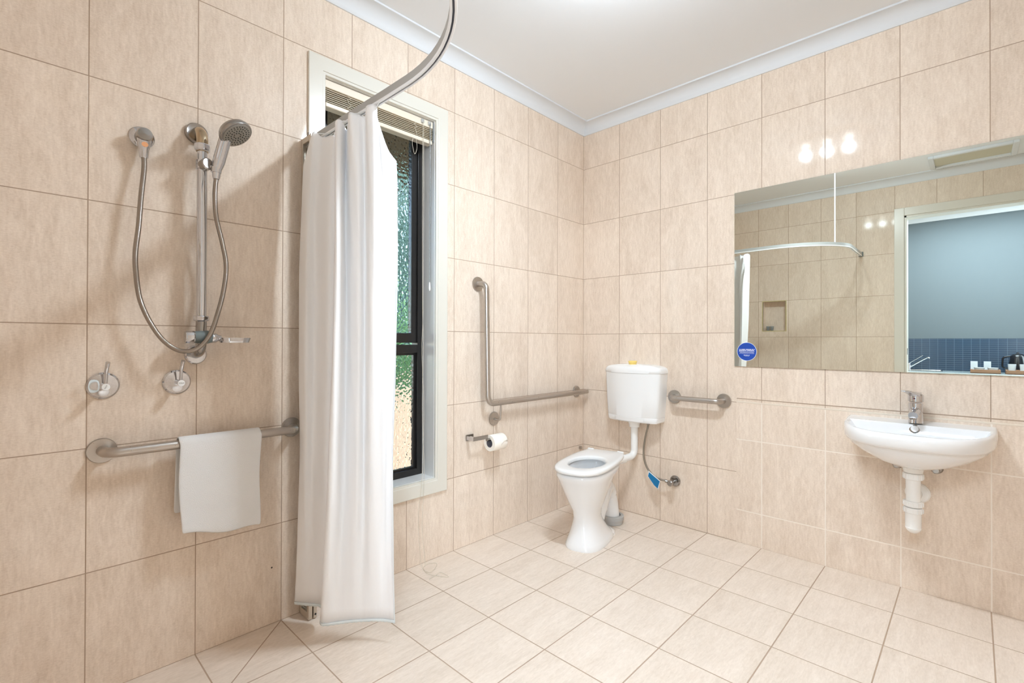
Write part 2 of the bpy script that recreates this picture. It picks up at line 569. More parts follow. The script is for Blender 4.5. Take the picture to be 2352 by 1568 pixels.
# ceiling access hatch near the doorway
hatch = empty('ceiling_hatch', (-2.66, -2.04, 2.70), 'white framed recessed hatch in the ceiling beside the doorway', 'ceiling hatch')
b = MB()
hx0, hx1, hy0, hy1 = -2.84, -2.48, -2.32, -1.78
for a, c in (((hx0, hy0), (hx1, hy0 + .035)), ((hx0, hy1 - .035), (hx1, hy1)), ((hx0, hy0 + .035), (hx0 + .035, hy1 - .035)), ((hx1 - .035, hy0 + .035), (hx1, hy1 - .035))):
    b.box((a[0], a[1], ZC - 0.022), (c[0], c[1], ZC + 0.001))
b.build('frame', M['cornice'], hatch, bevel=0.004)
MB().box((hx0 + .03, hy0 + .03, ZC - 0.004), (hx1 - .03, hy1 - .03, ZC + 0.001)).build('panel', mat('hatch_panel', srgb(196, 192, 172), 0.6), hatch)

# ------------------------------------------------------------------ ceiling heat lamp
lamp = empty('ceiling_heat_lamp', (-1.42, -1.25, ZC), 'white ceiling light with three round bulbs in a row above the room', 'ceiling light')
MB().box((-1.54, -1.47, ZC - 0.025), (-1.30, -1.03, ZC)).build('housing', M['plastic_white'], lamp, bevel=0.008)
for k, yy in enumerate((-1.11, -1.25, -1.39)):
    MB().lathe([(0, 0.026), (0.012, 0.032), (0.022, 0.030), (0.030, 0.018), (0.033, 0.001)], (-1.42, yy, ZC - 0.024), (0, 0, -1), 24, True, False).build('bulb', M['bulb'], lamp, smooth=40)
    # forward beam of the reflector bulb, and the light its glass gives off all round
    for kind, watts in (('SPOT', 20), ('POINT', 8.5)):
        d = bpy.data.lights.new('bulb_light', kind)
        if kind == 'SPOT':
            d.spot_size = radians(165)
            d.spot_blend = 1.0
        d.energy = watts
        d.shadow_soft_size = 0.032
        d.color = (0.76, 0.885, 1.0)
        o = bpy.data.objects.new('bulb_light', d)
        COL.objects.link(o)
        o.location = (-1.42, yy, ZC - 0.11)

# ------------------------------------------------------------------ window_1
win = empty('window_1', (-1.647, 0.0, 0.35))
tag(win, kind='structure')
ox0, ox1, oz0, oz1 = -2.0255, -1.270, 0.3485, 2.389
ix0, ix1, iz0, iz1 = -1.962, -1.3345, 0.415, 2.325
yb = -0.0125


def frame_ring(name, outer, inner, y0, y1, m, parent, bevel=0.0, inner2=None):
    """rectangular ring with depth; inner2 optional inner rectangle at y1"""
    def R(r, y): return [(r[0], y, r[2]), (r[1], y, r[2]), (r[1], y, r[3]), (r[0], y, r[3])]
    i2 = inner2 or inner
    A, B_, C_, D_ = R(outer, y0), R(inner, y0), R(i2, y1), R(outer, y1)
    vs = A + B_ + C_ + D_
    fs = []
    for k in range(4):
        l = (k + 1) % 4
        for a, c in ((0, 4), (4, 8), (8, 12), (12, 0)):
            fs.append((a + k, a + l, c + l, c + k))
    return MB().add(vs, fs).build(name, m, parent, bevel=bevel)


frame_ring('architrave', (ox0, ox1, oz0, oz1), (ix0, ix1, iz0, iz1), yb, 0.004, M['trim'], win, bevel=0.003)
frame_ring('inner_bead', (ix0 - .002, ix1 + .002, iz0 - .002, iz1 + .002), (ix0 + .012, ix1 - .012, iz0 + .012, iz1 - .012), yb + .004, 0.006, M['trim'], win, bevel=0.002)
frame_ring('reveal', (ix0 - .03, ix1 + .03, iz0 - .03, iz1 + .03), (ix0 + .014, ix1 - .014, iz0 + .014, iz1 - .014), 0.004, 0.155, M['reveal'], win)
fx0, fx1, fz0, fz1 = ix0 + .014, ix1 - .014, iz0 + .014, iz1 - .014
YG = 0.112
frame_ring('frame', (fx0, fx1, fz0, fz1), (fx0 + .032, fx1 - .032, fz0 + .034, fz1 - .03), YG - .006, YG + .05, M['alu_black'], win, bevel=0.002)
MB().box((fx0 + .03, YG - .004, 1.085), (fx1 - .03, YG + .04, 1.128)).build('transom', M['alu_black'], win, bevel=0.002)
frame_ring('sash', (fx0 + .03, fx1 - .03, 1.138, fz1 - .028), (fx0 + .066, fx1 - .066, 1.190, fz1 - .075), YG + .004, YG + .035, M['alu_black'], win, bevel=0.003)
frame_ring('glazing_bead', (fx0 + .032, fx1 - .032, fz0 + .03, 1.086), (fx0 + .046, fx1 - .046, fz0 + .044, 1.072), YG + .012, YG + .03, M['alu_black'], win)
MB().box((fx0 + .05, YG + .018, 1.16), (fx1 - .05, YG + .022, fz1 - .06)).build('pane', M['glass'], win)
MB().box((fx0 + .04, YG + .018, fz0 + .035), (fx1 - .04, YG + .022, 1.08)).build('pane', M['glass'], win)

# ------------------------------------------------------------------ venetian blind, raised
bl = empty('venetian_blind', (-1.648, 0.035, 2.18), 'cream venetian blind pulled up into a stack at the window top', 'blind')
bx0, bx1 = fx0 + 0.004, fx1 - 0.006
MB().box((bx0, 0.012, 2.272), (bx1, 0.052, fz1 - .004)).build('head_rail', M['blind_rail'], bl, bevel=0.003)
b = MB()
for i in range(7):
    z = 2.264 - i * 0.0088
    b.rings([[(x, y, z + dz) for y, dz in ((0.010, 0), (0.032, 0.003), (0.055, 0), (0.055, -0.0026), (0.032, 0.0004), (0.010, -0.0026))] for x in (bx0 + .004, bx1 - .004 - 0.002 * (i % 2))])
b.build('slats', M['blind'], bl)
MB().box((bx0 + .003, 0.010, 2.186), (bx1 - .004, 0.054, 2.206)).build('bottom_rail', M['blind_rail'], bl, bevel=0.004)
for xx in (-1.83, -1.47):
    rnd = random.Random(int(-xx * 100))
    pts = [(xx + rnd.uniform(-.012, .012), 0.006, 2.265 - k * 0.0075) for k in range(9)]
    MB().tube(crom(pts, 3), 0.0014, 6).build('ladder_cord', M['cord'], bl, smooth=60)
    MB().tube(crom([(xx - .01, 0.012, 2.188), (xx - .016, 0.008, 2.15), (xx - .003, 0.006, 2.105), (xx + .012, 0.008, 2.14), (xx + .010, 0.012, 2.188)], 6), 0.0011, 6).build('loop_cord', M['cord'], bl, smooth=60)
for xx in (-1.422, -1.378):
    MB().box((xx - .009, 0.006, 2.282), (xx + .009, 0.013, 2.302)).build('cord_lock', M['alu_grey'], bl, bevel=0.002)
MB().box((bx1 - .001, 0.008, 2.20), (bx1 + .004, 0.055, fz1 - .006)).build('end_bracket', M['clear_plastic'], bl, bevel=0.001)
wand = [(-1.378, 0.004, 2.29), (-1.380, 0.000, 2.0), (-1.3835, -0.002, 1.7), (-1.384, -0.003, 1.45)]
MB().tube(crom(wand, 6), 0.0024, 8).build('tilt_wand', M['clear_plastic'], bl, smooth=60)
MB().lathe([(0, 0.003), (0.01, 0.005), (0.035, 0.006), (0.045, 0.003)], (-1.384, -0.003, 1.455), (0, 0, -1), 12).build('tassel', M['plastic_white'], bl, smooth=40)
c1 = [(-1.420, 0.004, 2.29), (-1.4215, 0.000, 1.9), (-1.424, -0.002, 1.3), (-1.432, -0.004, 1.1), (-1.420, -0.006, 0.8), (-1.44, -0.020, 0.45), (-1.462, -0.020, 0.25), (-1.455, -0.026, 0.08), (-1.452, -0.040, 0.004)]
c2 = [(-1.424, 0.004, 2.29), (-1.429, 0.000, 1.9), (-1.428, -0.003, 1.35), (-1.422, -0.004, 1.1), (-1.430, -0.006, 0.8), (-1.426, -0.020, 0.45), (-1.440, -0.022, 0.2), (-1.436, -0.04, 0.06), (-1.44, -0.05, 0.004)]
pool = [(-1.459, -0.107, 0.003), (-1.42, -0.10, 0.003), (-1.375, -0.06, 0.003), (-1.40, -0.032, 0.0035), (-1.45, -0.05, 0.004), (-1.47, -0.12, 0.003), (-1.44, -0.19, 0.003), (-1.419, -0.213, 0.003), (-1.42, -0.15, 0.003), (-1.46, -0.16, 0.0035), (-1.50, -0.165, 0.003)]
MB().tube(crom(c1 + pool, 6), 0.0011, 6).build('lift_cord', M['cord'], bl, smooth=60)
MB().tube(crom(c2, 6), 0.0011, 6).build('lift_cord', M['cord'], bl, smooth=60)

# ------------------------------------------------------------------ outdoors behind the window
eave = tag(MB().box((-4.0, 0.30, 2.42), (1.6, 1.1, 2.50)).build('eave_soffit', M['soffit']), 'brown painted eave soffit outside above the window', 'eave')
tag(MB().box((-4.4, 0.16, -0.35), (4.0, 7.0, -0.3)).build('paving', M['ground']), 'sand coloured paving outside the window', 'paving', kind='structure')
tag(MB().box((-3.5, 1.5, -0.3), (3.5, 1.62, 0.72)).build('garden_wall', M['render_peach'], bevel=0.01), 'low peach rendered garden wall outside behind the window', 'garden wall')


def shrub(name, c, rad, n, m, label, cat, seed, group=None, lsz=0.075):
    rnd = random.Random(seed)
    root = empty(name, (c[0], c[1], -0.3), label, cat, group)
    b = MB()
    for i in range(n):
        while True:
            p = Vector((rnd.uniform(-1, 1), rnd.uniform(-1, 1), rnd.uniform(-1, 1)))
            if 0.3 < p.length < 1: break
        q = Vector(c) + Vector((p.x * rad[0], p.y * rad[1], p.z * rad[2]))
        d = Vector((rnd.uniform(-1, 1), rnd.uniform(-1, 1), rnd.uniform(-.6, .6))).normalized()
        e = d.cross(Vector((rnd.uniform(-1, 1), rnd.uniform(-1, 1), rnd.uniform(-1, 1)))).normalized()
        s = lsz * rnd.uniform(.6, 1.2)
        b.quad(q - d * s, q + e * s * .4, q + d * s, q - e * s * .4)
    b.build('foliage', m, root, fix=False)
    b = MB()
    for k in range(5):
        a = k * 1.3
        b.tube([(c[0] + .02 * cos(a), c[1] + .02 * sin(a), -0.3), (c[0] + rad[0] * .3 * cos(a), c[1] + rad[1] * .3 * sin(a), c[2] - rad[2] * .3), (c[0] + rad[0] * .6 * cos(a), c[1] + rad[1] * .6 * sin(a), c[2] + rad[2] * .3)], [.03, .02, .008], 7)
    b.build('stems', M['bark'], root, smooth=60)
    return root


shrub('shrub', (-1.1, 2.3, 0.95), (0.85, 0.5, 0.75), 4200, M['leaf'], 'bright green leafy shrub outside seen through the lower pane', 'shrub', 3)
shrub('tree', (-0.2, 4.2, 2.4), (2.6, 0.9, 2.4), 14000, M['leaf_dark'], 'dark blue green tree outside seen through the upper pane', 'tree', 5, lsz=0.15)
shrub('shrub', (0.85, 2.5, 0.9), (0.85, 0.5, 0.9), 4200, M['leaf'], 'mid green shrub outside to the right of the window', 'shrub', 8)

# ------------------------------------------------------------------ folding shower screen against the wall
sc = empty('folded_shower_screen', (-2.045, -0.05, 0), 'pale framed folded shower screen standing against the wall behind the curtain', 'shower screen')
b = MB()
X0 = -2.052
for y0, y1 in ((-0.016, -0.001), (-0.092, -0.076)):
    b.box((X0, y0, 0.004), (X0 + 0.016, y1, 2.0))
b.box((X0, -0.076, 1.975), (X0 + 0.016, -0.016, 2.0))
b.box((X0, -0.076, 0.004), (X0 + 0.016, -0.016, 0.03))
b.build('frame', M['screen_frame'], sc, bevel=0.002)
MB().box((X0 + .006, -0.078, 0.028), (X0 + .010, -0.014, 1.977)).build('pane', M['clear_glass'], sc)
b = MB()
b.box((X0 + 0.022, -0.092, 0.004), (X0 + 0.036, -0.076, 2.0))
b.box((X0 + 0.022, -0.016, 0.004), (X0 + 0.036, -0.001, 2.0))
b.box((X0 + 0.022, -0.076, 1.975), (X0 + 0.036, -0.016, 2.0))
b.box((X0 + 0.022, -0.076, 0.004), (X0 + 0.036, -0.016, 0.03))
b.build('folded_leaf', M['screen_frame'], sc, bevel=0.002)
MB().lathe([(0, .004), (.0015, .004)], (X0 + 0.029, -0.0922, 0.02), (0, -1, 0), 12).build('screw', M['rubber'], sc)
MB().lathe([(0, .007), (.012, .007), (.014, .004)], (X0 + 0.006, -0.06, 2.0), (0, 0, 1), 12).build('hinge_pin', M['chrome_dull'], sc, smooth=40)

# ------------------------------------------------------------------ curtain rail
rl = empty('curtain_rail', (-1.985, -0.6, 2.03), 'curved white and grey curtain rail hanging across the shower corner', 'curtain rail')
plan = [Vector((-1.992, -0.001, 0)), Vector((-1.989, -0.35, 0)), Vector((-1.985, -0.55, 0))]
plan += [Vector((-2.424 + 0.44 * cos(t), -0.69 - 0.56 * sin(t), 0)) for t in [k * pi / 2 / 20 for k in range(21)]]
plan += [Vector((-2.6, -1.25, 0)), Vector((XR + .001, -1.25, 0))]


def sweep_plan(plan, prof):
    rs = []
    for i, p in enumerate(plan):
        t = (plan[min(i + 1, len(plan) - 1)] - plan[max(i - 1, 0)]).normalized()
        s = Vector((t.y, -t.x, 0))
        rs.append([p + s * a + Vector((0, 0, z)) for a, z in prof])
    return rs


MB().rings(sweep_plan(plan, [(-.010, 2.004), (-.0085, 2.002), (-.003, 2.002), (-.003, 2.007), (.003, 2.007), (.003, 2.002), (.0085, 2.002), (.010, 2.004), (.010, 2.010), (-.010, 2.010)])).build('track', M['alu_white'], rl, smooth=30)
MB().rings(sweep_plan(plan, [(-.0095, 2.010), (.0095, 2.010), (.0095, 2.036), (-.0095, 2.036)])).build('fascia', M['alu_grey'], rl, smooth=30)
MB().rings(sweep_plan(plan, [(-.0029, 2.0065), (.0029, 2.0065), (.0029, 2.0075), (-.0029, 2.0075)])).build('slot', M['dark_slot'], rl, smooth=30)
rod_p = (-2.19, -1.168)
MB().tube([(rod_p[0], rod_p[1], 2.034), (rod_p[0], rod_p[1], ZC)], 0.0055, 12).build('hanging_rod', M['alu_white'], rl, smooth=40)
MB().lathe([(0, .022), (.006, .022), (.010, .008)], (rod_p[0], rod_p[1], ZC), (0, 0, -1), 20).build('ceiling_cap', M['alu_white'], rl, smooth=40)
MB().box((XR, -1.268, 1.998), (XR + .012, -1.232, 2.044)).build('wall_bracket', M['grey_rubber'], rl, bevel=.002)
MB().box((-2.010, -0.012, 1.998), (-1.974, 0.0, 2.044)).build('wall_bracket', M['grey_rubber'], rl, bevel=.002)

# ------------------------------------------------------------------ shower curtain
ROWS = [
    [(-2.08, -0.09, 1.86), (-2.063, -0.137, 1.985), (-2.032, -0.155, 1.972), (-2.02, -0.22, 1.965), (-2.011, -0.24, 1.965), (-2.048, -0.3, 1.985), (-2.031, -0.315, 1.99), (-1.995, -0.29, 1.972), (-2.044, -0.4, 1.985), (-2.02, -0.42, 1.982), (-1.997, -0.43, 1.982), (-2.024, -0.49, 1.99), (-2.002, -0.515, 1.99), (-1.968, -0.47, 1.975), (-1.942, -0.49, 1.87), (-1.905, -0.5, 1.82)],
    [(-2.088, -0.09, 1.68), (-2.085, -0.15, 1.68), (-2.055, -0.16, 1.68), (-2.044, -0.24, 1.68), (-2.018, -0.27, 1.68), (-2.088, -0.38, 1.68), (-2.079, -0.4, 1.68), (-2.025, -0.34, 1.68), (-2.035, -0.4, 1.68), (-2.026, -0.44, 1.68), (-1.996, -0.43, 1.68), (-2.012, -0.49, 1.68), (-1.993, -0.51, 1.68), (-1.931, -0.45, 1.68), (-1.906, -0.47, 1.68), (-1.893, -0.49, 1.68)],
    [(-2.099, -0.1, 1.25), (-2.096, -0.16, 1.25), (-2.058, -0.16, 1.25), (-2.052, -0.25, 1.25), (-2.021, -0.28, 1.25), (-2.096, -0.39, 1.25), (-2.084, -0.41, 1.25), (-2.026, -0.35, 1.25), (-2.03, -0.4, 1.25), (-2.024, -0.44, 1.25), (-1.994, -0.43, 1.25), (-2.007, -0.49, 1.25), (-1.978, -0.5, 1.25), (-1.922, -0.45, 1.25), (-1.898, -0.46, 1.25), (-1.89, -0.48, 1.25)],
    [(-2.09, -0.09, 0.65), (-2.084, -0.13, 0.65), (-2.055, -0.14, 0.65), (-2.047, -0.22, 0.65), (-2.026, -0.26, 0.65), (-2.1, -0.36, 0.65), (-2.093, -0.39, 0.65), (-2.031, -0.34, 0.65), (-2.025, -0.38, 0.65), (-2.017, -0.42, 0.65), (-1.984, -0.41, 0.65), (-1.987, -0.46, 0.65), (-1.954, -0.47, 0.65), (-1.911, -0.44, 0.65), (-1.895, -0.45, 0.65), (-1.898, -0.47, 0.65)],
    [(-2.095, -0.058, 0.075), (-2.075, -0.09, 0.075), (-2.056, -0.116, 0.075), (-2.031, -0.152, 0.075), (-2.04, -0.19, 0.075), (-2.083, -0.266, 0.075), (-2.074, -0.294, 0.075), (-2.043, -0.314, 0.075), (-2.016, -0.33, 0.075), (-1.99, -0.348, 0.075), (-1.965, -0.368, 0.075), (-1.945, -0.385, 0.075), (-1.922, -0.409, 0.075), (-1.905, -0.43, 0.075), (-1.892, -0.45, 0.075), (-1.884, -0.467, 0.075)],
]
cur = empty('shower_curtain', (-2.0, -0.3, 0.07), 'white fabric shower curtain bunched in folds on the rail before the window', 'shower curtain')


def pchip(P, t):
    """Catmull-Rom sample with non-uniform safe tangents along list P at param t in [0,len-1]"""
    i = min(int(t), len(P) - 2)
    f = t - i
    p1, p2 = P[i], P[i + 1]
    p0 = P[i - 1] if i > 0 else p1 * 2 - p2
    p3 = P[i + 2] if i + 2 < len(P) else p2 * 2 - p1
    m1, m2 = (p2 - p0) * 0.5, (p3 - p1) * 0.5
    return p1 * (2 * f ** 3 - 3 * f ** 2 + 1) + m1 * (f ** 3 - 2 * f ** 2 + f) + p2 * (-2 * f ** 3 + 3 * f ** 2) + m2 * (f ** 3 - f ** 2)


NC, NR = 15 * 7, 120
Rv = [[Vector(p) for p in r] for r in ROWS]
grid = []
for j in range(NR + 1):
    tr = 4 * (j / NR) if j < NR - 2 else (4 - (0.019, 0.0095, 0)[j - NR + 2])
    # row curves: interpolate each control column vertically, then across
    cols = [pchip([Rv[r][c] for r in range(5)], tr) for c in range(16)]
    row = []
    for i in range(NC + 1):
        p = pchip(cols, 15 * i / NC)
        zz = p.z
        wob = 0.0016 * sin(i * 0.45 + zz * 5.0) * sin(zz * 8 + i * 0.3)
        row.append(Vector((p.x + wob, p.y - wob * .6, zz)))
    grid.append(row)
hemz = 2
b = MB().rings(grid[:NR - hemz + 1], False, False, False)
b.build('cloth', M['curtain'], cur, smooth=180, solid=0.0012, fix=False)
hem = [[p + Vector((-.0010, -.0012, 0)) for p in r] for r in grid[NR - hemz - 0:]]
for k, r in enumerate(hem):
    for i, p in enumerate(r):
        p.z += 0.0010 * sin(i * 1.7) * (k == len(hem) - 1)
hem_o = MB().rings(hem, False, False, False).build('hem', M['hem'], cur, smooth=180, solid=0.0022, fix=False)
edge = [grid[j][NC] + Vector((0.0008, -.0006, 0)) for j in range(0, NR + 1)]
edge2 = [grid[j][NC - 2] + Vector((-0.0004, -.0012, 0)) for j in range(0, NR + 1)]
MB().rings([edge[54:], edge2[54:]], False, False, False).build('side_seam', M['hem'], cur, smooth=180, solid=0.0010, fix=False)
for c in (1, 3, 5, 6, 8, 10, 11, 12):
    p = Rv[0][c]
    MB().tube(crom([(p.x + .001, p.y, p.z - .016), (p.x + .004, p.y, p.z - .002), (-1.989 + (p.x + 1.99) * .3, p.y, 1.998), (-1.987, p.y, 2.006)], 4), 0.0018, 8).build('curtain_hook', M['plastic_white'], cur, smooth=60)

# ------------------------------------------------------------------ grab bars (steel)


def flange(mb, c, axis, r=0.040, t=0.008):
    mb.lathe([(0, r), (t * .6, r), (t, r * .96), (t + .0005, r * .5), (t + .0005, 0.0001)], c, axis, 40, True, False)


R_BAR = 0.0160
g = empty('grab_bar', (-2.39, 0, 0.788), 'long horizontal steel grab bar on the shower wall with a towel over it', 'grab bar', 'steel grab bars')
for x in (-2.694, -2.088):
    b = MB(); flange(b, (x, 0, 0.788), (0, -1, 0)); b.build('wall_flange', M['steel'], g, smooth=30)
MB().tube(bend([(-2.694, 0, .788), (-2.690, -.070, .788), (-2.092, -.070, .788), (-2.088, 0, .788)], 0.040, 10), R_BAR, 24).build('bar', M['steel'], g, smooth=60)

g = empty('grab_bar', (-0.95, 0, 0.79), 'L-shaped steel grab bar on the wall beside the toilet', 'grab bar', 'steel grab bars')
b = MB(); flange(b, (-1.043, 0, 1.476), (0, -1, 0), .041); b.build('wall_flange', M['steel'], g, smooth=30)
b = MB(); flange(b, (-0.0900, 0, 0.790), (0, -1, 0), .040); b.build('wall_flange', M['steel'], g, smooth=30)
b = MB(); flange(b, (-0.911, 0, 0.689), (0, -1, 0), .040); b.build('wall_flange', M['steel'], g, smooth=30)
MB().tube(bend([(-1.043, 0, 1.476), (-1.030, -.060, 1.474), (-1.018, -.062, 0.790), (-0.0450, -.062, 0.791)], [.034, .05], 10), R_BAR, 24).build('bar', M['steel'], g, smooth=60)
MB().tube([(-0.0900, 0, .790), (-0.0900, -.060, .790)], .0120, 16).build('stand_off', M['steel'], g, smooth=60)
MB().tube(bend([(-.911, -.004, .689), (-.908, -.052, .683), (-.908, -.058, .780)], .014, 8), .0055, 14).build('support_rod', M['steel'], g, smooth=60)

g = empty('grab_bar', (0, -0.85, 0.80), 'short horizontal steel grab bar between the cistern and the mirror', 'grab bar', 'steel grab bars')
for y in (-0.697, -1.000):
    b = MB(); flange(b, (0, y, 0.801), (-1, 0, 0), .042); b.build('wall_flange', M['steel'], g, smooth=30)
MB().tube(bend([(0, -.697, .801), (-.068, -.703, .801), (-.068, -.994, .801), (0, -1.000, .801)], 0.030, 10), R_BAR, 24).build('bar', M['steel'], g, smooth=60)

# ------------------------------------------------------------------ towel over the bar
tw = empty('hand_towel', (-2.37, -0.07, 0.45), 'white terry towel hung over the steel bar in the shower', 'towel')
XL, XRt = -2.500, -2.236
secs = []
nx = 26
for i in range(nx + 1):
    u = i / nx
    x = XL + (XRt - XL) * u
    zf = 0.478 + (0.432 - 0.468) * u + 0.006 * sin(u * 7.5 + 1) - (0.012 if u > .96 else 0) * 0
    zb = 0.545 - 0.02 * u
    rr = R_BAR + 0.006
    pts = []
    for k in range(15):
        t = k / 14
        z = zf + (0.790 - zf) * t
        pts.append((x + 0.010 * (1 - t) * (u - .5) * -1.0 + 0.004 * sin(z * 17), -0.070 - rr - 0.004 * (1 - t) - 0.0035 * sin(u * 9 + z * 6) * (1 - t), z))
    for k in range(1, 8):
        a = pi * k / 8
        pts.append((x, -0.070 - rr * cos(a), 0.790 + rr * sin(a) * 1.0))
    for k in range(11):
        t = k / 10
        z = 0.790 + (zb - 0.790) * t
        pts.append((x - 0.006 * t, -0.070 + rr + 0.003 * t + .002 * sin(u * 8 + z * 9) * t, z))
    secs.append([Vector(p) for p in pts])
MB().rings(secs, False, False, False).build('cloth', M['towel'], tw, smooth=180, solid=0.006, fix=False, subsurf=1)

# ------------------------------------------------------------------ shower fittings
so = empty('hose_outlet_elbow', (-2.594, 0, 1.84), 'small chrome wall elbow where the shower hose starts', 'shower outlet')
MB().lathe([(0, .036), (.004, .036), (.010, .030), (.014, .016)], (-2.594, 0, 1.842), (0, -1, 0), 36).build('wall_flange', M['chrome'], so, smooth=30)
MB().lathe([(0, .0225), (.048, .0225), (.054, .020), (.056, .0001)], (-2.594, -.006, 1.838), (0, -1, 0), 32, True, False).build('body', M['chrome_dull'], so, smooth=35)
MB().lathe([(0, .019), (.030, .0170), (.034, .0150), (.062, .0125), (.064, .0110)], (-2.594, -.038, 1.826), (0, 0, -1), 28).build('outlet', M['chrome'], so, smooth=35)
MB().lathe([(0, .009), (.0008, .009)], (-2.594, -.0575, 1.803), (0, -1, 0.2), 20).build('round_label', M['orange'], so)

hs = empty('hand_shower', (-2.38, -0.12, 1.74), 'chrome hand shower with its hose held on the slide bar', 'hand shower')
hose_pts = [(-2.594, -.040, 1.775), (-2.594, -.045, 1.724), (-2.603, -.055, 1.628), (-2.610, -.060, 1.525), (-2.618, -.060, 1.437), (-2.616, -.062, 1.366), (-2.605, -.065, 1.28), (-2.576, -.070, 1.202), (-2.540, -.080, 1.143), (-2.497, -.095, 1.112), (-2.452, -.110, 1.121), (-2.415, -.112, 1.168), (-2.390, -.110, 1.245), (-2.370, -.105, 1.332), (-2.362, -.102, 1.419), (-2.374, -.101, 1.497), (-2.394, -.102, 1.587), (-2.400, -.106, 1.664), (-2.398, -.112, 1.728)]
MB().tube(crom(hose_pts, 8), 0.0078, 14).build('hose', M['hose'], hs, smooth=60)
MB().lathe([(0, .0105), (.010, .0125), (.030, .0130), (.034, .0140)], (-2.398, -.112, 1.722), (0.06, -.02, 1), 24).build('hose_nut', M['chrome'], hs, smooth=35)
hp = [Vector(p) for p in [(-2.397, -.113, 1.752), (-2.393, -.116, 1.775), (-2.384, -.123, 1.82), (-2.376, -.130, 1.860), (-2.369, -.136, 1.884)]]
MB().tube(crom(hp, 5), [0.0145 + 0.0055 * min(1, i / 6) for i in range(21)], 24).build('handle', M['chrome'], hs, smooth=60)
fd = Vector((0.46, -0.60, -1.0)).normalized()
hc = Vector((-2.350, -.158, 1.887))
MB().lathe([(-.036, .0001), (-.034, .018), (-.028, .034), (-.016, .050), (-.004, .0555), (.004, .0560), (.008, .0540), (.009, .050)], hc, fd, 48, False, True).build('head', M['chrome_dull'], hs, smooth=40)
MB().lathe([(0, .0490), (.003, .0485), (.004, .044), (.003, .0001)], hc + fd * .008, fd, 40, True, False).build('spray_plate', M['grey_face'], hs, smooth=40)
b = MB()
ax_a = fd.orthogonal().normalized(); ax_b = fd.cross(ax_a)
for rr, nn in ((.012, 8), (.022, 14), (.032, 20), (.041, 26)):
    for k in range(nn):
        a = 2 * pi * k / nn + rr * 40
        b.lathe([(0, .0021), (.0032, .0016)], hc + fd * .0105 + (ax_a * cos(a) + ax_b * sin(a)) * rr, fd, 8)
b.build('nozzles', M['rubber'], hs)

sr = empty('shower_slide_bar', (-2.432, 0, 1.10), 'vertical chrome slide bar fixed to the tiled shower wall', 'slide bar')
bx = -2.4310
MB().lathe([(0, .036), (.014, .036), (.020, .032), (.018, .022)], (bx - .004, 0, 1.904), (0, -1, 0), 36).build('wall_flange', M['chrome_dull'], sr, smooth=35)
MB().tube(bend([(bx - .004, -.004, 1.904), (bx, -.070, 1.900), (bx, -.070, 1.82)], .045, 10), .0185, 24).build('top_elbow', mat('aged_chrome', srgb(186, 168, 142), 0.16, 1.0), sr, smooth=60)
MB().lathe([(0, .0225), (.003, .0255), (.020, .0255), (.026, .0225)], (bx, -.070, 1.848), (0, 0, -1), 8).build('union_nut', M['chrome'], sr, smooth=20, bevel=.002)
MB().tube([(bx, -.070, 1.84), (bx, -.070, 1.22)], .0158, 28).build('pipe', M['chrome'], sr, smooth=60)
MB().lathe([(0, .0225), (.003, .0255), (.016, .0255), (.020, .0200)], (bx, -.070, 1.236), (0, 0, -1), 8).build('union_nut', M['chrome'], sr, smooth=20, bevel=.002)
MB().tube(bend([(bx, -.070, 1.225), (bx, -.070, 1.110), (bx - .002, -.004, 1.098)], .045, 10), .0170, 24).build('bottom_elbow', M['chrome_dull'], sr, smooth=60)
MB().lathe([(0, .034), (.010, .034), (.015, .030), (.013, .020)], (bx - .002, 0, 1.096), (0, -1, 0), 36).build('wall_flange', M['chrome'], sr, smooth=35)
MB().lathe([(0, .0200), (.022, .0210), (.03, .0200)], (bx, -.070, 1.788), (0, 0, -1), 28).build('slider_sleeve', M['chrome'], sr, smooth=35)
MB().lathe([(0, .020), (.030, .021), (.034, .017), (.0345, .0001)], (bx + .002, -.074, 1.770), (0.25, -1, 0.1), 28, True, False).build('slider_knob', M['chrome_dull'], sr, smooth=35)
MB().tube([(bx + .008, -.090, 1.768), (-2.402, -.108, 1.760)], .008, 14).build('holder_arm', M['chrome'], sr, smooth=60)
MB().lathe([(0, .0165), (.018, .0175)], (-2.3985, -.1125, 1.744), (.06, -.02, 1), 28, True, True).build('holder_ring', M['chrome'], sr, smooth=35)

sd = empty('soap_dish', (-2.40, -0.08, 1.155), 'small chrome soap dish with a grey collar clamped at the slide bar foot', 'soap dish')
MB().lathe([(0, .021), (.004, .0225), (.024, .0225), (.028, .0205)], (-2.482, -.078, 1.160), (1, -.02, 0), 12).build('clamp_knob', M['chrome'], sd, smooth=25)
MB().lathe([(0, .0200), (.02, .0235), (.040, .0235), (.055, .0190)], (-2.455, -.078, 1.160), (1, -.04, 0), 24).build('collar', M['grey_rubber'], sd, smooth=35)
MB().lathe([(0, .0185), (.012, .0175), (.022, .011), (.03, .009)], (-2.401, -.080, 1.157), (1, -.06, 0), 24).build('neck', M['chrome'], sd, smooth=35)
rs = []
for z, s in ((1.141, .72), (1.140, .80), (1.1405, .90), (1.156, 1.0), (1.158, 1.0), (1.158, .955), (1.146, .86), (1.145, .6)):
    rs.append([(-2.3290 + .0525 * s * math.copysign(abs(cos(t)) ** .75, cos(t)), -.088 + .040 * s * math.copysign(abs(sin(t)) ** .75, sin(t)), z) for t in [2 * pi * k / 40 for k in range(40)]])
MB().rings(rs).build('dish', M['chrome'], sd, smooth=40)

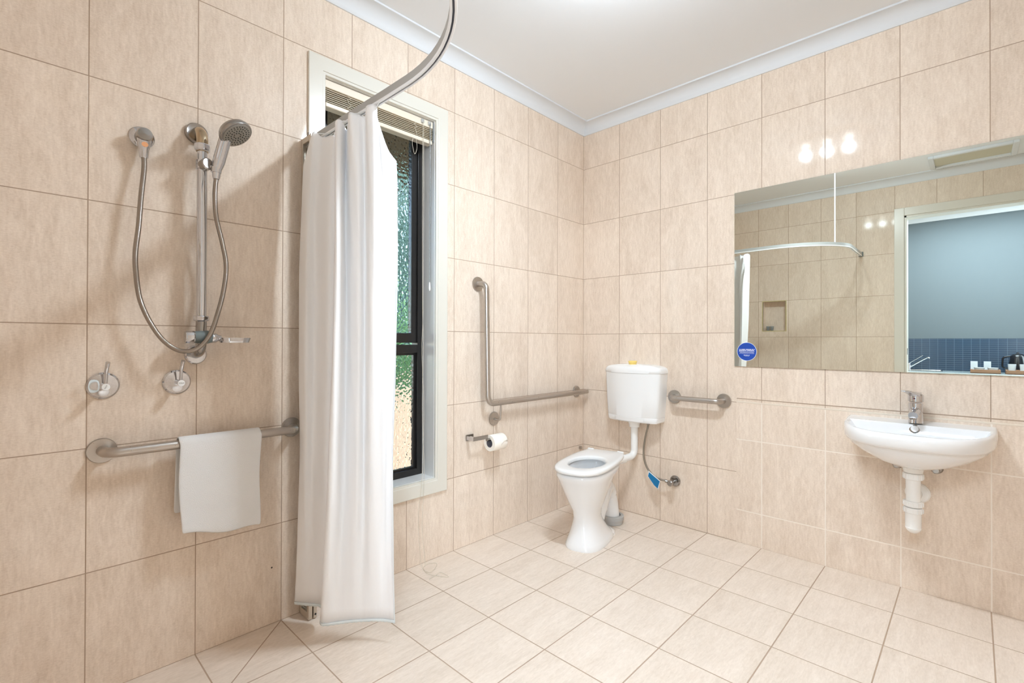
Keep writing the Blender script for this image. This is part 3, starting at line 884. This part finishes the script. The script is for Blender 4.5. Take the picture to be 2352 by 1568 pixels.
# shower taps
for k, (x, word, lab, rot) in enumerate(((-2.6915, 'HOT', 'chrome lever wall tap marked hot, left of the shower pair', 60), (-2.4895, 'COLD', 'chrome lever wall tap marked cold, under the slide bar foot', 0))):
    t = empty('shower_tap', (x, 0, 1.0), lab, 'tap', 'lever wall taps in the shower')
    z = 0.9995
    MB().lathe([(0, .043), (.003, .043), (.008, .038), (.010, .020), (.012, .012)], (x, 0, z), (0, -1, 0), 40).build('wall_flange', M['chrome'], t, smooth=30)
    MB().lathe([(0, .010), (.050, .010), (.052, .0115), (.062, .0115)], (x, -.006, z), (0, -1, 0), 24).build('spindle', M['chrome'], t, smooth=35)
    MB().lathe([(0, .0108), (.002, .0104), (.0022, .0001)], (x, -.068, z), (0, -1, 0), 28, True, False).build('cap', M['plastic_white'], t, smooth=35)
    lv = [(x, -.058, z + .006), (x + .001, -.060, z + .035), (x + .001, -.062, z + .048), (x + .003, -.066, z + .064), (x + .004, -.073, z + .078)]
    MB().tube(crom(lv, 5), [.0050] * 10 + [.0058] * 6 + [.0062] * 5, 14, flat=1.15).build('lever', M['chrome'], t, smooth=60)
    cu = bpy.data.curves.new('t', 'FONT')
    cu.body = word; cu.size = 0.0060; cu.align_x = 'CENTER'; cu.align_y = 'CENTER'
    to = bpy.data.objects.new('t', cu)
    COL.objects.link(to)
    me = bpy.data.meshes.new_from_object(to)
    bpy.data.objects.remove(to)
    me.transform(Matrix.Translation((0, -.0706, 0)) @ Matrix.Rotation(radians(90), 4, 'X') @ Matrix.Rotation(radians(rot), 4, 'Z'))
    me.transform(Matrix.Translation((0, 0, z - 1.0)))
    me.materials.append(M['dark_ink'])
    lo = bpy.data.objects.new('lettering', me)
    COL.objects.link(lo); lo.parent = t

# plugged screw hole low on the left wall
tag(MB().lathe([(0, .0035), (.0008, .0035)], (-2.1627, 0, .2277), (0, -1, 0), 12).build('wall_plug', M['rubber']), 'tiny dark plug in a drilled tile low on the shower wall', 'wall plug')
tag(MB().box((-.052, -.016, .372), (-.034, 0, .392)).build('door_stop', M['steel'], bevel=.002), 'tiny square metal stud on the wall behind the toilet', 'wall stud')

# ------------------------------------------------------------------ toilet roll holder + roll
rh = empty('toilet_roll_holder', (-1.06, 0, 0.60), 'flat chrome toilet roll holder on the wall under the L-shaped bar', 'toilet roll holder')
MB().box((-1.130, -.006, .588), (-1.075, 0, .622)).build('wall_plate', M['chrome_dull'], rh, bevel=.002)
MB().box((-1.128, -.066, .594), (-1.112, -.004, .616)).build('arm', M['chrome'], rh, bevel=.002)
MB().box((-1.128, -.068, .595), (-1.02, -.062, .617)).build('front_bar', M['chrome_dull'], rh, bevel=.001)
MB().tube([(-1.03, -.0655, .589), (-0.888, -.0655, .589)], .0085, 14).build('spindle', M['chrome_dull'], rh, smooth=60)
tr = empty('toilet_roll', (-0.955, -.0655, .568), 'white toilet paper roll on the chrome holder beside the toilet', 'toilet roll')
zc, yc = 0.5665, -.0655
x0, x1 = -1.008, -0.905
MB().lathe([(0, .0240), (0, .045), (.0025, .0463), (x1 - x0 - .0025, .0463), (x1 - x0, .045), (x1 - x0, .0240)], (x0, yc, zc), (1, 0, 0), 48, False, False).build('paper', M['paper'], tr, smooth=35)
MB().lathe([(0, .0240), (x1 - x0, .0240)], (x0, yc, zc), (1, 0, 0), 40, False, False).build('cardboard_core', mat('core_card', srgb(120, 116, 122), .8), tr, smooth=35)
MB().rings([[(x0 + .050, yc - .0466 + .0003 * k, zc + .010 - .012 * k) for k in range(3)], [(x0 + .076, yc - .0475, zc + .016 - .004 * k) for k in range(3)], [(x1 - .004, yc - .0466, zc + .016 - .006 * k) for k in range(3)]], False, False, False).build('loose_sheet', M['paper'], tr, smooth=60, solid=.0006, fix=False)

# ------------------------------------------------------------------ toilet
TO = Vector((-0.29, -0.388, 0))
TA = radians(194)


def tl(u, v, z):
    """toilet-local: u forward, v to the camera's right"""
    f = Vector((cos(TA), sin(TA), 0))
    l = Vector((-sin(TA), cos(TA), 0))
    return TO + f * u + l * v + Vector((0, 0, z))


def egg(u0, u1, hw, z, q=1.0, n=48, back=None, v0=-0.008):
    """egg outline; back = half width of the blunt rear"""
    uc, a = (u0 + u1) / 2, (u1 - u0) / 2
    out = []
    for k in range(n):
        t = 2 * pi * k / n
        c, s = cos(t), sin(t)
        cu_ = math.copysign(abs(c) ** q, c)
        sv = math.copysign(abs(s) ** q, s)
        w = hw
        if back is not None and cu_ < 0:
            w = hw + (back - hw) * (-cu_) ** 1.6
            sv = math.copysign(abs(s) ** (q * .55), s)
            cu_ = math.copysign(abs(c) ** (q * .8), c)
        out.append(tl(uc + a * cu_, v0 + w * sv, z))
    return out


toi = empty('toilet', (-0.55, -0.45, 0), 'white toilet with pan, seat and wall cistern in the corner', 'toilet')
rings = [egg(.080, .475, .112, 0.0, .72), egg(.078, .477, .114, .010, .72), egg(.100, .470, .106, .030, .75), egg(.150, .458, .090, .070, .8), egg(.190, .445, .075, .120, .88),
         egg(.205, .438, .068, .160, .92), egg(.200, .445, .077, .200, .95), egg(.185, .475, .098, .255, .88), egg(.160, .510, .122, .325, .84), egg(.115, .543, .140, .385, .80),
         egg(.035, .560, .149, .410, .76), egg(.028, .560, .148, .422, .76), egg(.034, .554, .144, .428, .76), egg(.100, .510, .108, .430, .95), egg(.108, .502, .101, .424, .95),
         egg(.108, .502, .104, .395, .95), egg(.120, .495, .098, .360, .95), egg(.170, .470, .075, .300, .95), egg(.220, .410, .045, .250, 1), egg(.270, .350, .02, .235, 1)]
MB().rings(rings).build('pan', M['ceramic'], toi, smooth=60)
# trapway and outlet moulded behind the bowl
tp = [tl(.30, -.004, .040), tl(.215, -.004, .075), tl(.150, -.004, .145), tl(.095, -.004, .205), tl(.045, -.004, .238), tl(.000, -.004, .226), tl(-.030, .000, .175), tl(-.037, .010, .110), tl(-.037, .018, .030)]
MB().tube(crom(tp, 6), [.050] * 12 + [.054] * 12 + [.053] * 12 + [.049] * 13, 28).build('trapway', M['ceramic'], toi, smooth=60)
MB().rings([[tl(u, -.006 + w * sv, z) for u, z in ((.245, .05), (.215, .30), (.15, .31), (.03, .255), (.075, .17), (.135, .06))] for sv, w in ((-1, .034), (1, .034))]).build('web', M['ceramic'], toi, bevel=.012, seg=3)
# foot web between trap and pedestal
MB().rings([egg(.08, .25, .105, .0, .7), egg(.085, .25, .100, .022, .7), egg(.11, .26, .060, .045, .8), egg(.13, .27, .040, .10, .9), egg(.14, .28, .036, .17, .9)]).build('foot', M['ceramic'], toi, smooth=60)
for uu in (.195, .285):
    MB().lathe([(0, .010), (.006, .009), (.007, .0001)], tl(uu, .084, .021), (0, 0, 1), 16, True, False).build('bolt_cap', M['plastic_white'], toi, smooth=40)
MB().lathe([(0, .064), (.004, .067), (.026, .067), (.029, .074), (.050, .074), (.053, .070), (.053, .054), (.02, .050)], (tl(-.037, .020, 0)), (0, 0, 1), 40).build('drain_collar', M['pvc_grey'], toi, smooth=35)
# seat
S = [(.0, .128, 0), (.585, .163, 0)]


def seat_out(grow, z, n=96):
    out = []
    for k in range(n):
        t = 2 * pi * k / n
        c, s = cos(t), sin(t)
        if c >= 0:
            u = .300 + (.276 + grow) * c ** .74
            v = (.153 + grow) * math.copysign(abs(s) ** .74, s)
        else:
            cc = -c
            u = .300 - (.310 + grow) * min(1, cc ** .60)
            w = (.153 + grow) + (.127 - .153) * cc ** 1.3
            v = w * math.copysign(abs(s) ** .15, s)
        out.append(tl(u, -.008 + v, z))
    return out


def seat_in(grow, z, n=96):
    return [tl(.335 + (.146 + grow) * cos(2 * pi * k / n), -.006 + (.098 + grow) * sin(2 * pi * k / n), z) for k in range(n)]


z0 = .439
seat_r = [seat_out(-.004, z0), seat_out(0, z0 + .006), seat_out(0, z0 + .016), seat_out(-.005, z0 + .021), seat_out(-.020, z0 + .0235), seat_in(.016, z0 + .0235), seat_in(.006, z0 + .021), seat_in(0, z0 + .014), seat_in(.002, z0 + .002), seat_in(.012, z0), seat_out(-.004, z0)]
seat = MB().rings(seat_r, False, False).build('seat', M['plastic_white'], toi, smooth=60)
for vv in (-.105, .088):
    MB().box(tl(-.010, vv - .020, z0 + .004), tl(.020, vv + .016, z0 + .027)).build('seat_hinge', M['plastic_white'], toi, bevel=.006, seg=3)
for uu, vv in ((.46, .098), (.46, -.112), (.16, .108), (.16, -.118)):
    MB().lathe([(0, .010), (.011, .010)], tl(uu, vv, .4285), (0, 0, 1), 14).build('seat_buffer', M['plastic_white'], toi, smooth=40)
# cistern
CY, cw = -.450, .2050


def cis(z, hw, dep, n=30, r=.020):
    """plan outline: flat back on the wall, bowed front"""
    out = [(0.0, CY + hw, z), (-.050, CY + hw, z)]
    out += [(-.088, CY + hw - .001, z), (-.098, CY + hw - .006, z), (-.104, CY + hw - .016, z)]
    for k in range(n + 1):
        t = -1 + 2 * k / n
        yy = CY - t * (hw - .026)
        out.append((-(.108 + (dep - .108) * (1 - t * t)), yy, z))
    out += [(-.104, CY - hw + .016, z), (-.098, CY - hw + .006, z), (-.088, CY - hw + .001, z), (-.050, CY - hw, z), (0.0, CY - hw, z)]
    return [Vector(p) for p in out]


body = [cis(.630, .172, .134), cis(.637, .180, .143), cis(.662, .1830, .148), cis(.664, .1815, .1465), cis(.666, .1835, .1485), cis(.78, .1920, .154), cis(.944, .2000, .158)]
cist = MB().rings(body).build('cistern', M['plastic_white'], toi, smooth=35)
lid = [cis(.944, .1990, .157), cis(.9455, .2030, .161), cis(.962, .2030, .161), cis(.974, .198, .157), cis(.984, .184, .148), cis(.992, .155, .130), cis(.997, .115, .110), cis(.999, .07, .108)]
MB().rings(lid).build('lid', M['plastic_white'], cist, smooth=60)
MB().lathe([(0, .024), (.012, .024), (.014, .027), (.024, .027), (.026, .025)], (-.085, CY, .996), (0, 0, 1), 32).build('flush_button', M['yellow'], cist, smooth=35)
MB().lathe([(0, .040), (.010, .040), (.028, .034), (.034, .033), (.044, .033), (.046, .026)], (-.062, CY, .634), (0, 0, -1), 32).build('pipe_nut', M['pvc'], toi, smooth=30)
MB().tube(bend([(-.062, CY, .62), (-.062, CY, .402), (-.14, -.428, .392), tl(.08, .0, .385)], [.045, .02], 10), .0225, 24).build('flush_pipe', M['pvc'], toi, smooth=60)
MB().lathe([(0, .028), (.03, .028)], (-.150, -.425, .391), (-.97, .2, -.06), 24).build('pipe_sleeve', M['pvc'], toi, smooth=35)

# stop valve with braided hose
sv = empty('stop_valve', (0, -0.702, 0.272), 'chrome water stop valve with braided hose under the cistern', 'stop valve')
MB().lathe([(0, .034), (.004, .034), (.012, .028), (.013, .016)], (0, -.702, .2725), (-1, 0, 0), 32).build('wall_flange', M['chrome_dull'], sv, smooth=35)
MB().tube([(-.005, -.702, .2725), (-.060, -.702, .2725)], .011, 18).build('body', M['chrome_dull'], sv, smooth=60)
MB().lathe([(0, .017), (.004, .0185), (.022, .0185), (.026, .013)], (-.055, -.702, .2725), (-1, 0, 0), 10).build('handle', M['chrome_dull'], sv, smooth=30)
MB().lathe([(0, .008), (.020, .008), (.024, .010), (.034, .010)], (-.052, -.695, .2750), (-.2, 1, .05), 12).build('outlet_nut', M['chrome_dull'], sv, smooth=30)
hp = [(-.070, -.553, .632), (-.070, -.551, .602), (-.070, -.530, .515), (-.070, -.522, .416), (-.070, -.546, .340), (-.068, -.592, .294), (-.064, -.636, .281), (-.058, -.668, .278)]
MB().tube(crom(hp, 8), .0062, 12).build('braided_hose', M['braid'], sv, smooth=60)
MB().lathe([(0, .010), (.018, .010)], (-.070, -.553, .634), (0, 0, -1), 6).build('top_nut', M['chrome_dull'], sv)
tag_o = MB().add([(-.0775, -.560, .3255), (-.0775, -.640, .276), (-.082, -.628, .222), (-.084, -.604, .238), (-.082, -.556, .290)], [(0, 1, 2, 3, 4)]).build('paper_tag', M['plastic_white'], sv, solid=.0008)
MB().add([(-.0790, -.564, .3170), (-.0790, -.637, .2730), (-.0836, -.625, .226), (-.0850, -.602, .242), (-.0834, -.559, .291)], [(0, 1, 2, 3, 4)]).build('blue_print', M['tag_blue'], tag_o)

# ------------------------------------------------------------------ wash basin
BY = -1.871
bas = empty('wash_basin', (0, BY, 0.60), 'white ceramic half-round wall basin under the mirror', 'wash basin')


def bo(hw, dep, z, x0=0.0, n=44, yc=BY):
    """D outline: straight back along x0, bowed front"""
    out = []
    for k in range(n + 1):
        t = pi * k / n
        c, s = cos(t), sin(t)
        out.append((x0 - dep * abs(s) ** .62, yc + hw * math.copysign(abs(c) ** .80, c), z))
    for k in range(1, 12):
        out.append((x0, yc - hw + 2 * hw * k / 12, z))
    return [Vector(p) for p in out]


# ordered from bottom outside -> lip -> inside bowl
br = [bo(.05, .20, .606), bo(.09, .26, .612), bo(.145, .315, .634), bo(.195, .350, .664), bo(.232, .375, .700), bo(.238, .380, .716), bo(.247, .398, .722), bo(.2515, .408, .735),
      bo(.2530, .410, .765), bo(.2520, .408, .780), bo(.2480, .402, .787), bo(.2430, .394, .788)]
inn = [bo(.232, .3800 - .118, .786, -.112), bo(.226, .374 - .12, .780, -.116), bo(.200, .345 - .125, .740, -.125), bo(.160, .305 - .135, .700, -.135), bo(.10, .25 - .15, .670, -.155), bo(.03, .05, .662, -.19)]
for r_ in br + inn:
    for p_ in r_:
        p_.z -= .016 * min(1, abs(p_.x) / .38) * max(0, min(1, (p_.z - .66) / .08))
        p_.y = BY + (p_.y - BY) * 1.035
MB().rings(br + inn, True, True).build('bowl', M['ceramic'], bas, smooth=50)
MB().lathe([(0, .0195), (.003, .0195), (.004, .014), (.001, .012), (.001, .0001)], (-.1155, -1.869, .7625), (-1, 0, .3), 28, True, False).build('overflow_ring', M['chrome_dull'], bas, smooth=35)

tp_ = empty('basin_tap', (-.075, BY, .787), 'chrome single-lever mixer tap standing on the wash basin', 'basin tap')
tx, ty = -.078, -1.8705
MB().lathe([(0, .0275), (.004, .0270), (.060, .0255), (.088, .0262), (.090, .0245)], (tx, ty, .786), (0, 0, 1), 36).build('body', M['chrome'], tp_, smooth=35)
MB().lathe([(0, .0250), (.002, .0285), (.030, .0285), (.036, .0240)], (tx, ty, .880), (0, 0, 1), 36).build('cap', M['chrome'], tp_, smooth=35)
MB().tube(crom([(tx - .01, ty, .838), (tx - .045, ty + .002, .836), (tx - .082, ty + .004, .826)], 6), [.020] * 5 + [.0185] * 5 + [.0170] * 3, 24).build('spout', M['chrome'], tp_, smooth=50)
MB().lathe([(0, .013), (.006, .012), (.006, .0001)], (tx - .074, ty + .004, .814), (-.2, 0, -1), 20, True, False).build('aerator', M['chrome_dull'], tp_, smooth=35)
MB().rings([[(tx + .012, ty - .020, .900), (tx + .012, ty + .018, .900), (tx + .012, ty + .018, .925), (tx + .012, ty - .020, .925)],
            [(tx - .03, ty - .016, .908), (tx - .03, ty + .020, .908), (tx - .03, ty + .020, .924), (tx - .03, ty - .016, .922)],
            [(tx - .085, ty + .016, .928), (tx - .085, ty + .040, .930), (tx - .085, ty + .040, .937), (tx - .085, ty + .016, .935)],
            [(tx - .105, ty + .026, .931), (tx - .105, ty + .044, .931), (tx - .105, ty + .044, .935), (tx - .105, ty + .026, .935)]]).build('lever', M['chrome'], tp_, bevel=.003, smooth=40)
MB().lathe([(0, .0035), (.001, .003)], (tx - .0288, ty + .003, .897), (-1, 0, 0), 14).build('temperature_dot', mat('dot_purple', srgb(80, 30, 70), .4), tp_)

# waste trap
wt = empty('waste_trap', (-.17, BY, .34), 'white plastic waste trap under the wash basin', 'waste trap')
wx, wy = -.175, -1.868
MB().lathe([(0, .040), (.010, .040), (.013, .037), (.030, .034)], (wx, wy, .612), (0, 0, -1), 36).build('waste_cup', M['pvc'], wt, smooth=30)
MB().lathe([(0, .0330), (.002, .0335), (.008, .0335), (.010, .0330)], (wx, wy, .588), (0, 0, -1), 36).build('seal_ring', M['pvc_grey'], wt, smooth=30)


def nut(name, z, r=.0345, h=.028):
    b = MB()
    b.lathe([(0, r - .002), (.003, r), (h - .003, r), (h, r - .002)], (wx, wy, z), (0, 0, -1), 36)
    for k in range(12):
        a = 2 * pi * k / 12
        b.box((wx + (r + .0002) * cos(a) - .0022, wy + (r + .0002) * sin(a) - .0022, z - h + .003), (wx + (r + .0002) * cos(a) + .0022, wy + (r + .0002) * sin(a) + .0022, z - .003))
    b.build(name, M['pvc'], wt, smooth=30)


nut('ribbed_nut', .580)
MB().lathe([(0, .0265), (.11, .0255)], (wx, wy, .555), (0, 0, -1), 32).build('tailpipe', M['pvc'], wt, smooth=30)
nut('ribbed_nut', .458, .0335, .024)
MB().lathe([(0, .030), (.004, .030)], (wx, wy, .434), (0, 0, -1), 32).build('seal_ring', M['pvc_grey'], wt, smooth=30)
nut('ribbed_nut', .430, .0330, .024)
MB().lathe([(0, .0285), (.055, .0280), (.066, .0275), (.067, .0285), (.070, .0285), (.080, .024), (.090, .014), (.094, .0001)], (wx, wy, .410), (0, 0, -1), 36, True, False).build('trap_bottle', M['pvc'], wt, smooth=40)
MB().tube([(wx + .01, wy, .455), (-.004, wy - .004, .455)], .019, 24).build('outlet_pipe', M['pvc'], wt, smooth=60)
MB().lathe([(0, .046), (.006, .046), (.014, .040), (.018, .026), (.019, .020)], (-.004, wy - .004, .455), (-1, 0, 0), 40).build('wall_flange', M['pvc'], wt, smooth=30)

for yy, lab in ((-1.800, 'left chrome stop tap half hidden under the basin'), (-1.938, 'right chrome stop tap half hidden under the basin')):
    st = empty('basin_stop_tap', (0, yy, .585), lab, 'stop tap', 'chrome stop taps under the basin')
    MB().lathe([(0, .024), (.003, .024), (.010, .018), (.012, .010)], (-.004, yy, .580), (-1, 0, 0), 28).build('wall_flange', M['chrome_dull'], st, smooth=35)
    MB().tube([(-.01, yy, .580), (-.055, yy, .580)], .009, 14).build('body', M['chrome_dull'], st, smooth=60)
    MB().lathe([(0, .012), (.003, .0145), (.014, .0145), (.018, .010)], (-.050, yy, .580), (-1, 0, 0), 18).build('handle', M['chrome_dull'], st, smooth=30)

# ------------------------------------------------------------------ mirror
mi = empty('wall_mirror', (0, -1.66, 1.0075), 'large frameless wall mirror above the wash basin', 'mirror')
MY0, MY1, MZ0, MZ1 = -2.262, -1.0612, 1.0078, 2.0065
MB().box((-.005, MY0, MZ0), (-.0005, MY1, MZ1)).build('backing', M['mirror_edge'], mi)
gs = []
for i in range(61):
    y = MY1 + (MY0 - MY1) * i / 60
    row = []
    for j in range(51):
        z = MZ0 + (MZ1 - MZ0) * j / 50
        row.append(Vector((-.0062, y, z)))
    gs.append(row)
MB().rings(gs, False, False, False).build('silvered_face', M['mirror'], mi, smooth=180)

# round blue sticker on the mirror's lower left corner
st = empty('round_sticker', (-.0066, -1.1285, 1.0925), 'round blue sticker with small white text on the mirror corner', 'sticker')
MB().lathe([(0, .0525), (.0004, .0525)], (-.0066, -1.1285, 1.0925), (-1, 0, 0), 64).build('white_edge', M['white_ink'], st)
MB().lathe([(0, .0505), (.0004, .0505)], (-.0071, -1.1285, 1.0925), (-1, 0, 0), 64).build('blue_disc', M['blue'], st)
b = MB()
rnd = random.Random(4)
for zz, hw, hh in ((1.1050, .041, .0042), (1.0985, .041, .0042), (1.0925, .042, .0018), (1.0872, .036, .0016), (1.0822, .039, .0016), (1.0725, .016, .0034), (1.0672, .011, .0016)):
    y = -1.1285 + hw
    while y > -1.1285 - hw:
        w = rnd.uniform(.35, 1.0) * hh * (1.1 if hh > .003 else 1.5)
        b.box((-.0078, y, zz - hh / 2), (-.0075, y - w, zz + hh / 2))
        y -= w + hh * (.30 if rnd.random() > .18 else .9)
b.build('lettering', M['white_ink'], st)

# ------------------------------------------------------------------ doorway (behind the camera, seen in the mirror)
dr = empty('door_1', (XR, -2.0, 0))
tag(dr, kind='structure')
b = MB()
aw = 0.075
for y0, y1, z0, z1 in ((DY1, DY1 + aw, 0, DZ + aw), (DY0 - aw, DY0, 0, DZ + aw), (DY0, DY1, DZ, DZ + aw)):
    b.box((XR, y0, z0), (XR + .014, y1, z1))
b.build('architrave', M['trim'], dr, bevel=.003)
b = MB()
for y0, y1, z0, z1 in ((DY1 - .018, DY1, 0, DZ), (DY0, DY0 + .018, 0, DZ), (DY0, DY1, DZ - .018, DZ)):
    b.box((XR - D, y0, z0), (XR + .004, y1, z1))
b.build('jamb', M['trim'], dr, bevel=.002)
MB().box((XR - .05, DY1 - .020, 1.03), (XR - .02, DY1 - .0175, 1.09)).build('strike_plate', M['chrome_dull'], dr)

# ------------------------------------------------------------------ kitchenette room beyond the doorway
XK = -5.10
tag(MB().box((XK - .1, YF - 1.6, 0), (XK, .6, 2.75)).build('wall_kitchen_back', M['wall_paint']), kind='structure')
tag(MB().box((XK - .1, .5, 0), (XR - D, .6, 2.75)).build('wall_kitchen_left', M['wall_paint']), kind='structure')
tag(MB().box((XK - .1, YF - 1.6, 0), (XR - D, YF - 1.5, 2.75)).build('wall_kitchen_right', M['wall_paint']), kind='structure')
tag(MB().box((XR - D - .004, YF - 1.6, 0), (XR - D + .02, YF - D, 2.75)).build('wall_kitchen_front', M['wall_paint']), kind='structure')
tag(MB().box((XK - .1, YF - 1.6, 2.72), (XR - D, .6, 2.80)).build('ceiling_kitchen', M['ceiling']), kind='structure')
b = MB()
b.rings([[(XK, y, 2.66), (XK + .012, y, 2.66), (XK + .075, y, 2.71), (XK + .075, y, 2.72), (XK, y, 2.72)] for y in (YF - 1.5, .5)])
tag(b.build('trim_5', M['cornice']), kind='structure')
tag(MB().box((XK + .001, -3.2, .801), (XK + .008, -.6, 1.193)).build('mosaic_splashback', M['mosaic']), 'blue mosaic tile splashback above the kitchenette bench, seen in the mirror', 'splashback')
kb = empty('kitchen_bench', (XK + .3, -1.9, 0), 'kitchenette bench with cupboard below, reflected in the mirror', 'kitchen bench')
MB().box((XK + .008, -3.2, .765), (XK + .56, -.6, .80)).build('worktop', M['bench'], kb, bevel=.006)
MB().box((XK + .01, -3.19, 0.0), (XK + .52, -.61, .765)).build('cupboard', M['cupboard'], kb, bevel=.004)
for y in (-2.7, -2.25, -1.8, -1.35, -.9):
    dd = MB().box((XK + .52, y - .21, .10), (XK + .536, y + .21, .755)).build('door', M['cupboard'], kb, bevel=.003)
    MB().tube([(XK + .545, y - .15, .70), (XK + .545, y - .05, .70)], .005, 10).build('handle', M['chrome_dull'], dd, smooth=60)
sk = MB().rings([[(XK + .16 + sx * .20 * k, -1.55 + sy * .22 * k, z) for sx, sy in ((-.5, -1), (.9, -1), (.9, 1), (-.5, 1))] for k, z in ((1.08, .801), (1.08, .806), (1.0, .806), (.98, .801))], False, False)
sk.build('sink', M['chrome_dull'], kb, bevel=.002)

kt = empty('kitchen_tap', (XK + .07, -1.46, .80), 'chrome kitchen mixer tap with long spout, reflected in the mirror', 'kitchen tap')
MB().lathe([(0, .026), (.006, .024), (.07, .022), (.085, .018)], (XK + .07, -1.46, .80), (0, 0, 1), 20).build('body', M['chrome'], kt, smooth=35)
MB().tube(crom([(XK + .07, -1.47, .83), (XK + .10, -1.56, .90), (XK + .13, -1.64, .955), (XK + .135, -1.668, .950)], 6), .0095, 12).build('spout', M['chrome'], kt, smooth=60)
MB().tube(crom([(XK + .07, -1.47, .885), (XK + .08, -1.53, .93), (XK + .09, -1.60, .985)], 6), .005, 10).build('lever', M['chrome'], kt, smooth=60)


def tray(y0, y1, label):
    t = empty('serving_tray', (XK + .32, (y0 + y1) / 2, .80), label, 'tray', 'brown trays on the kitchenette bench')
    MB().box((XK + .20, y0, .801), (XK + .44, y1, .807)).build('base', M['brown_tray'], t)
    b = MB()
    for a, c in (((XK + .20, y0), (XK + .21, y1)), ((XK + .43, y0), (XK + .44, y1)), ((XK + .21, y0), (XK + .43, y0 + .01)), ((XK + .21, y1 - .01), (XK + .43, y1))):
        b.box((a[0], a[1], .801), (c[0], c[1], .842))
    b.build('rim', M['brown_tray'], t, bevel=.002)


tray(-2.275, -2.03, 'left brown tray holding cups on the kitchenette bench')
tray(-2.56, -2.315, 'right brown tray holding tumblers on the kitchenette bench')
for yy, lab in ((-2.105, 'white cup at the left of the left kitchenette tray'), (-2.215, 'white cup at the right of the left kitchenette tray')):
    c = empty('tea_cup', (XK + .33, yy, .807), lab, 'cup', 'white cups on the tray')
    MB().lathe([(0, .024), (.003, .026), (.02, .040), (.055, .046), (.056, .043), (.022, .037), (.006, .02)], (XK + .33, yy, .808), (0, 0, 1), 28).build('bowl', M['cup'], c, smooth=40)
    MB().tube(bend([(XK + .33, yy + .038, .850), (XK + .33, yy + .062, .848), (XK + .33, yy + .058, .825), (XK + .33, yy + .034, .825)], .01, 5), .0035, 8).build('handle', M['cup'], c, smooth=60)
for yy, lab in ((-2.062, 'paper sachet upright behind the left cup on the kitchenette tray'), (-2.172, 'paper sachet upright behind the right cup on the kitchenette tray')):
    tag(MB().box((XK + .24, yy - .03, .808), (XK + .246, yy + .03, .930)).build('paper_sachet', M['cup'], bevel=.001), lab, 'sachet', 'paper sachets on the tray')
for yy, lab in ((-2.365, 'glass tumbler at the left of the right kitchenette tray'), (-2.455, 'glass tumbler at the right of the right kitchenette tray')):
    tag(MB().lathe([(0, .027), (.10, .034), (.10, .031), (.006, .024)], (XK + .32, yy, .808), (0, 0, 1), 28).build('tumbler', M['cup'], smooth=40), lab, 'tumbler', 'tumblers on the tray')
ke = empty('electric_kettle', (XK + .14, -2.44, .80), 'black electric kettle at the back of the kitchenette bench', 'kettle')
MB().lathe([(0, .078), (.02, .080), (.10, .074), (.19, .060), (.21, .045), (.225, .012), (.235, .010)], (XK + .105, -2.42, .801), (0, 0, 1), 28).build('body', M['black_gloss'], ke, smooth=40)
MB().tube(bend([(XK + .105, -2.36, .99), (XK + .105, -2.30, .98), (XK + .105, -2.295, .86), (XK + .105, -2.345, .85)], .03, 6), .009, 10).build('handle', M['black_gloss'], ke, smooth=60)

# small clear cups in the rear wall niche
for yy, lab in ((-.385, 'small clear cup at the left in the shower niche'), (-.425, 'small clear cup at the right in the shower niche')):
    tag(MB().lathe([(0, .014), (.05, .018), (.05, .0165), (.004, .0125)], (XR - .05, yy, NZ0), (0, 0, 1), 20).build('clear_cup', M['clear_plastic'], smooth=40), lab, 'cup', 'clear cups in the niche')
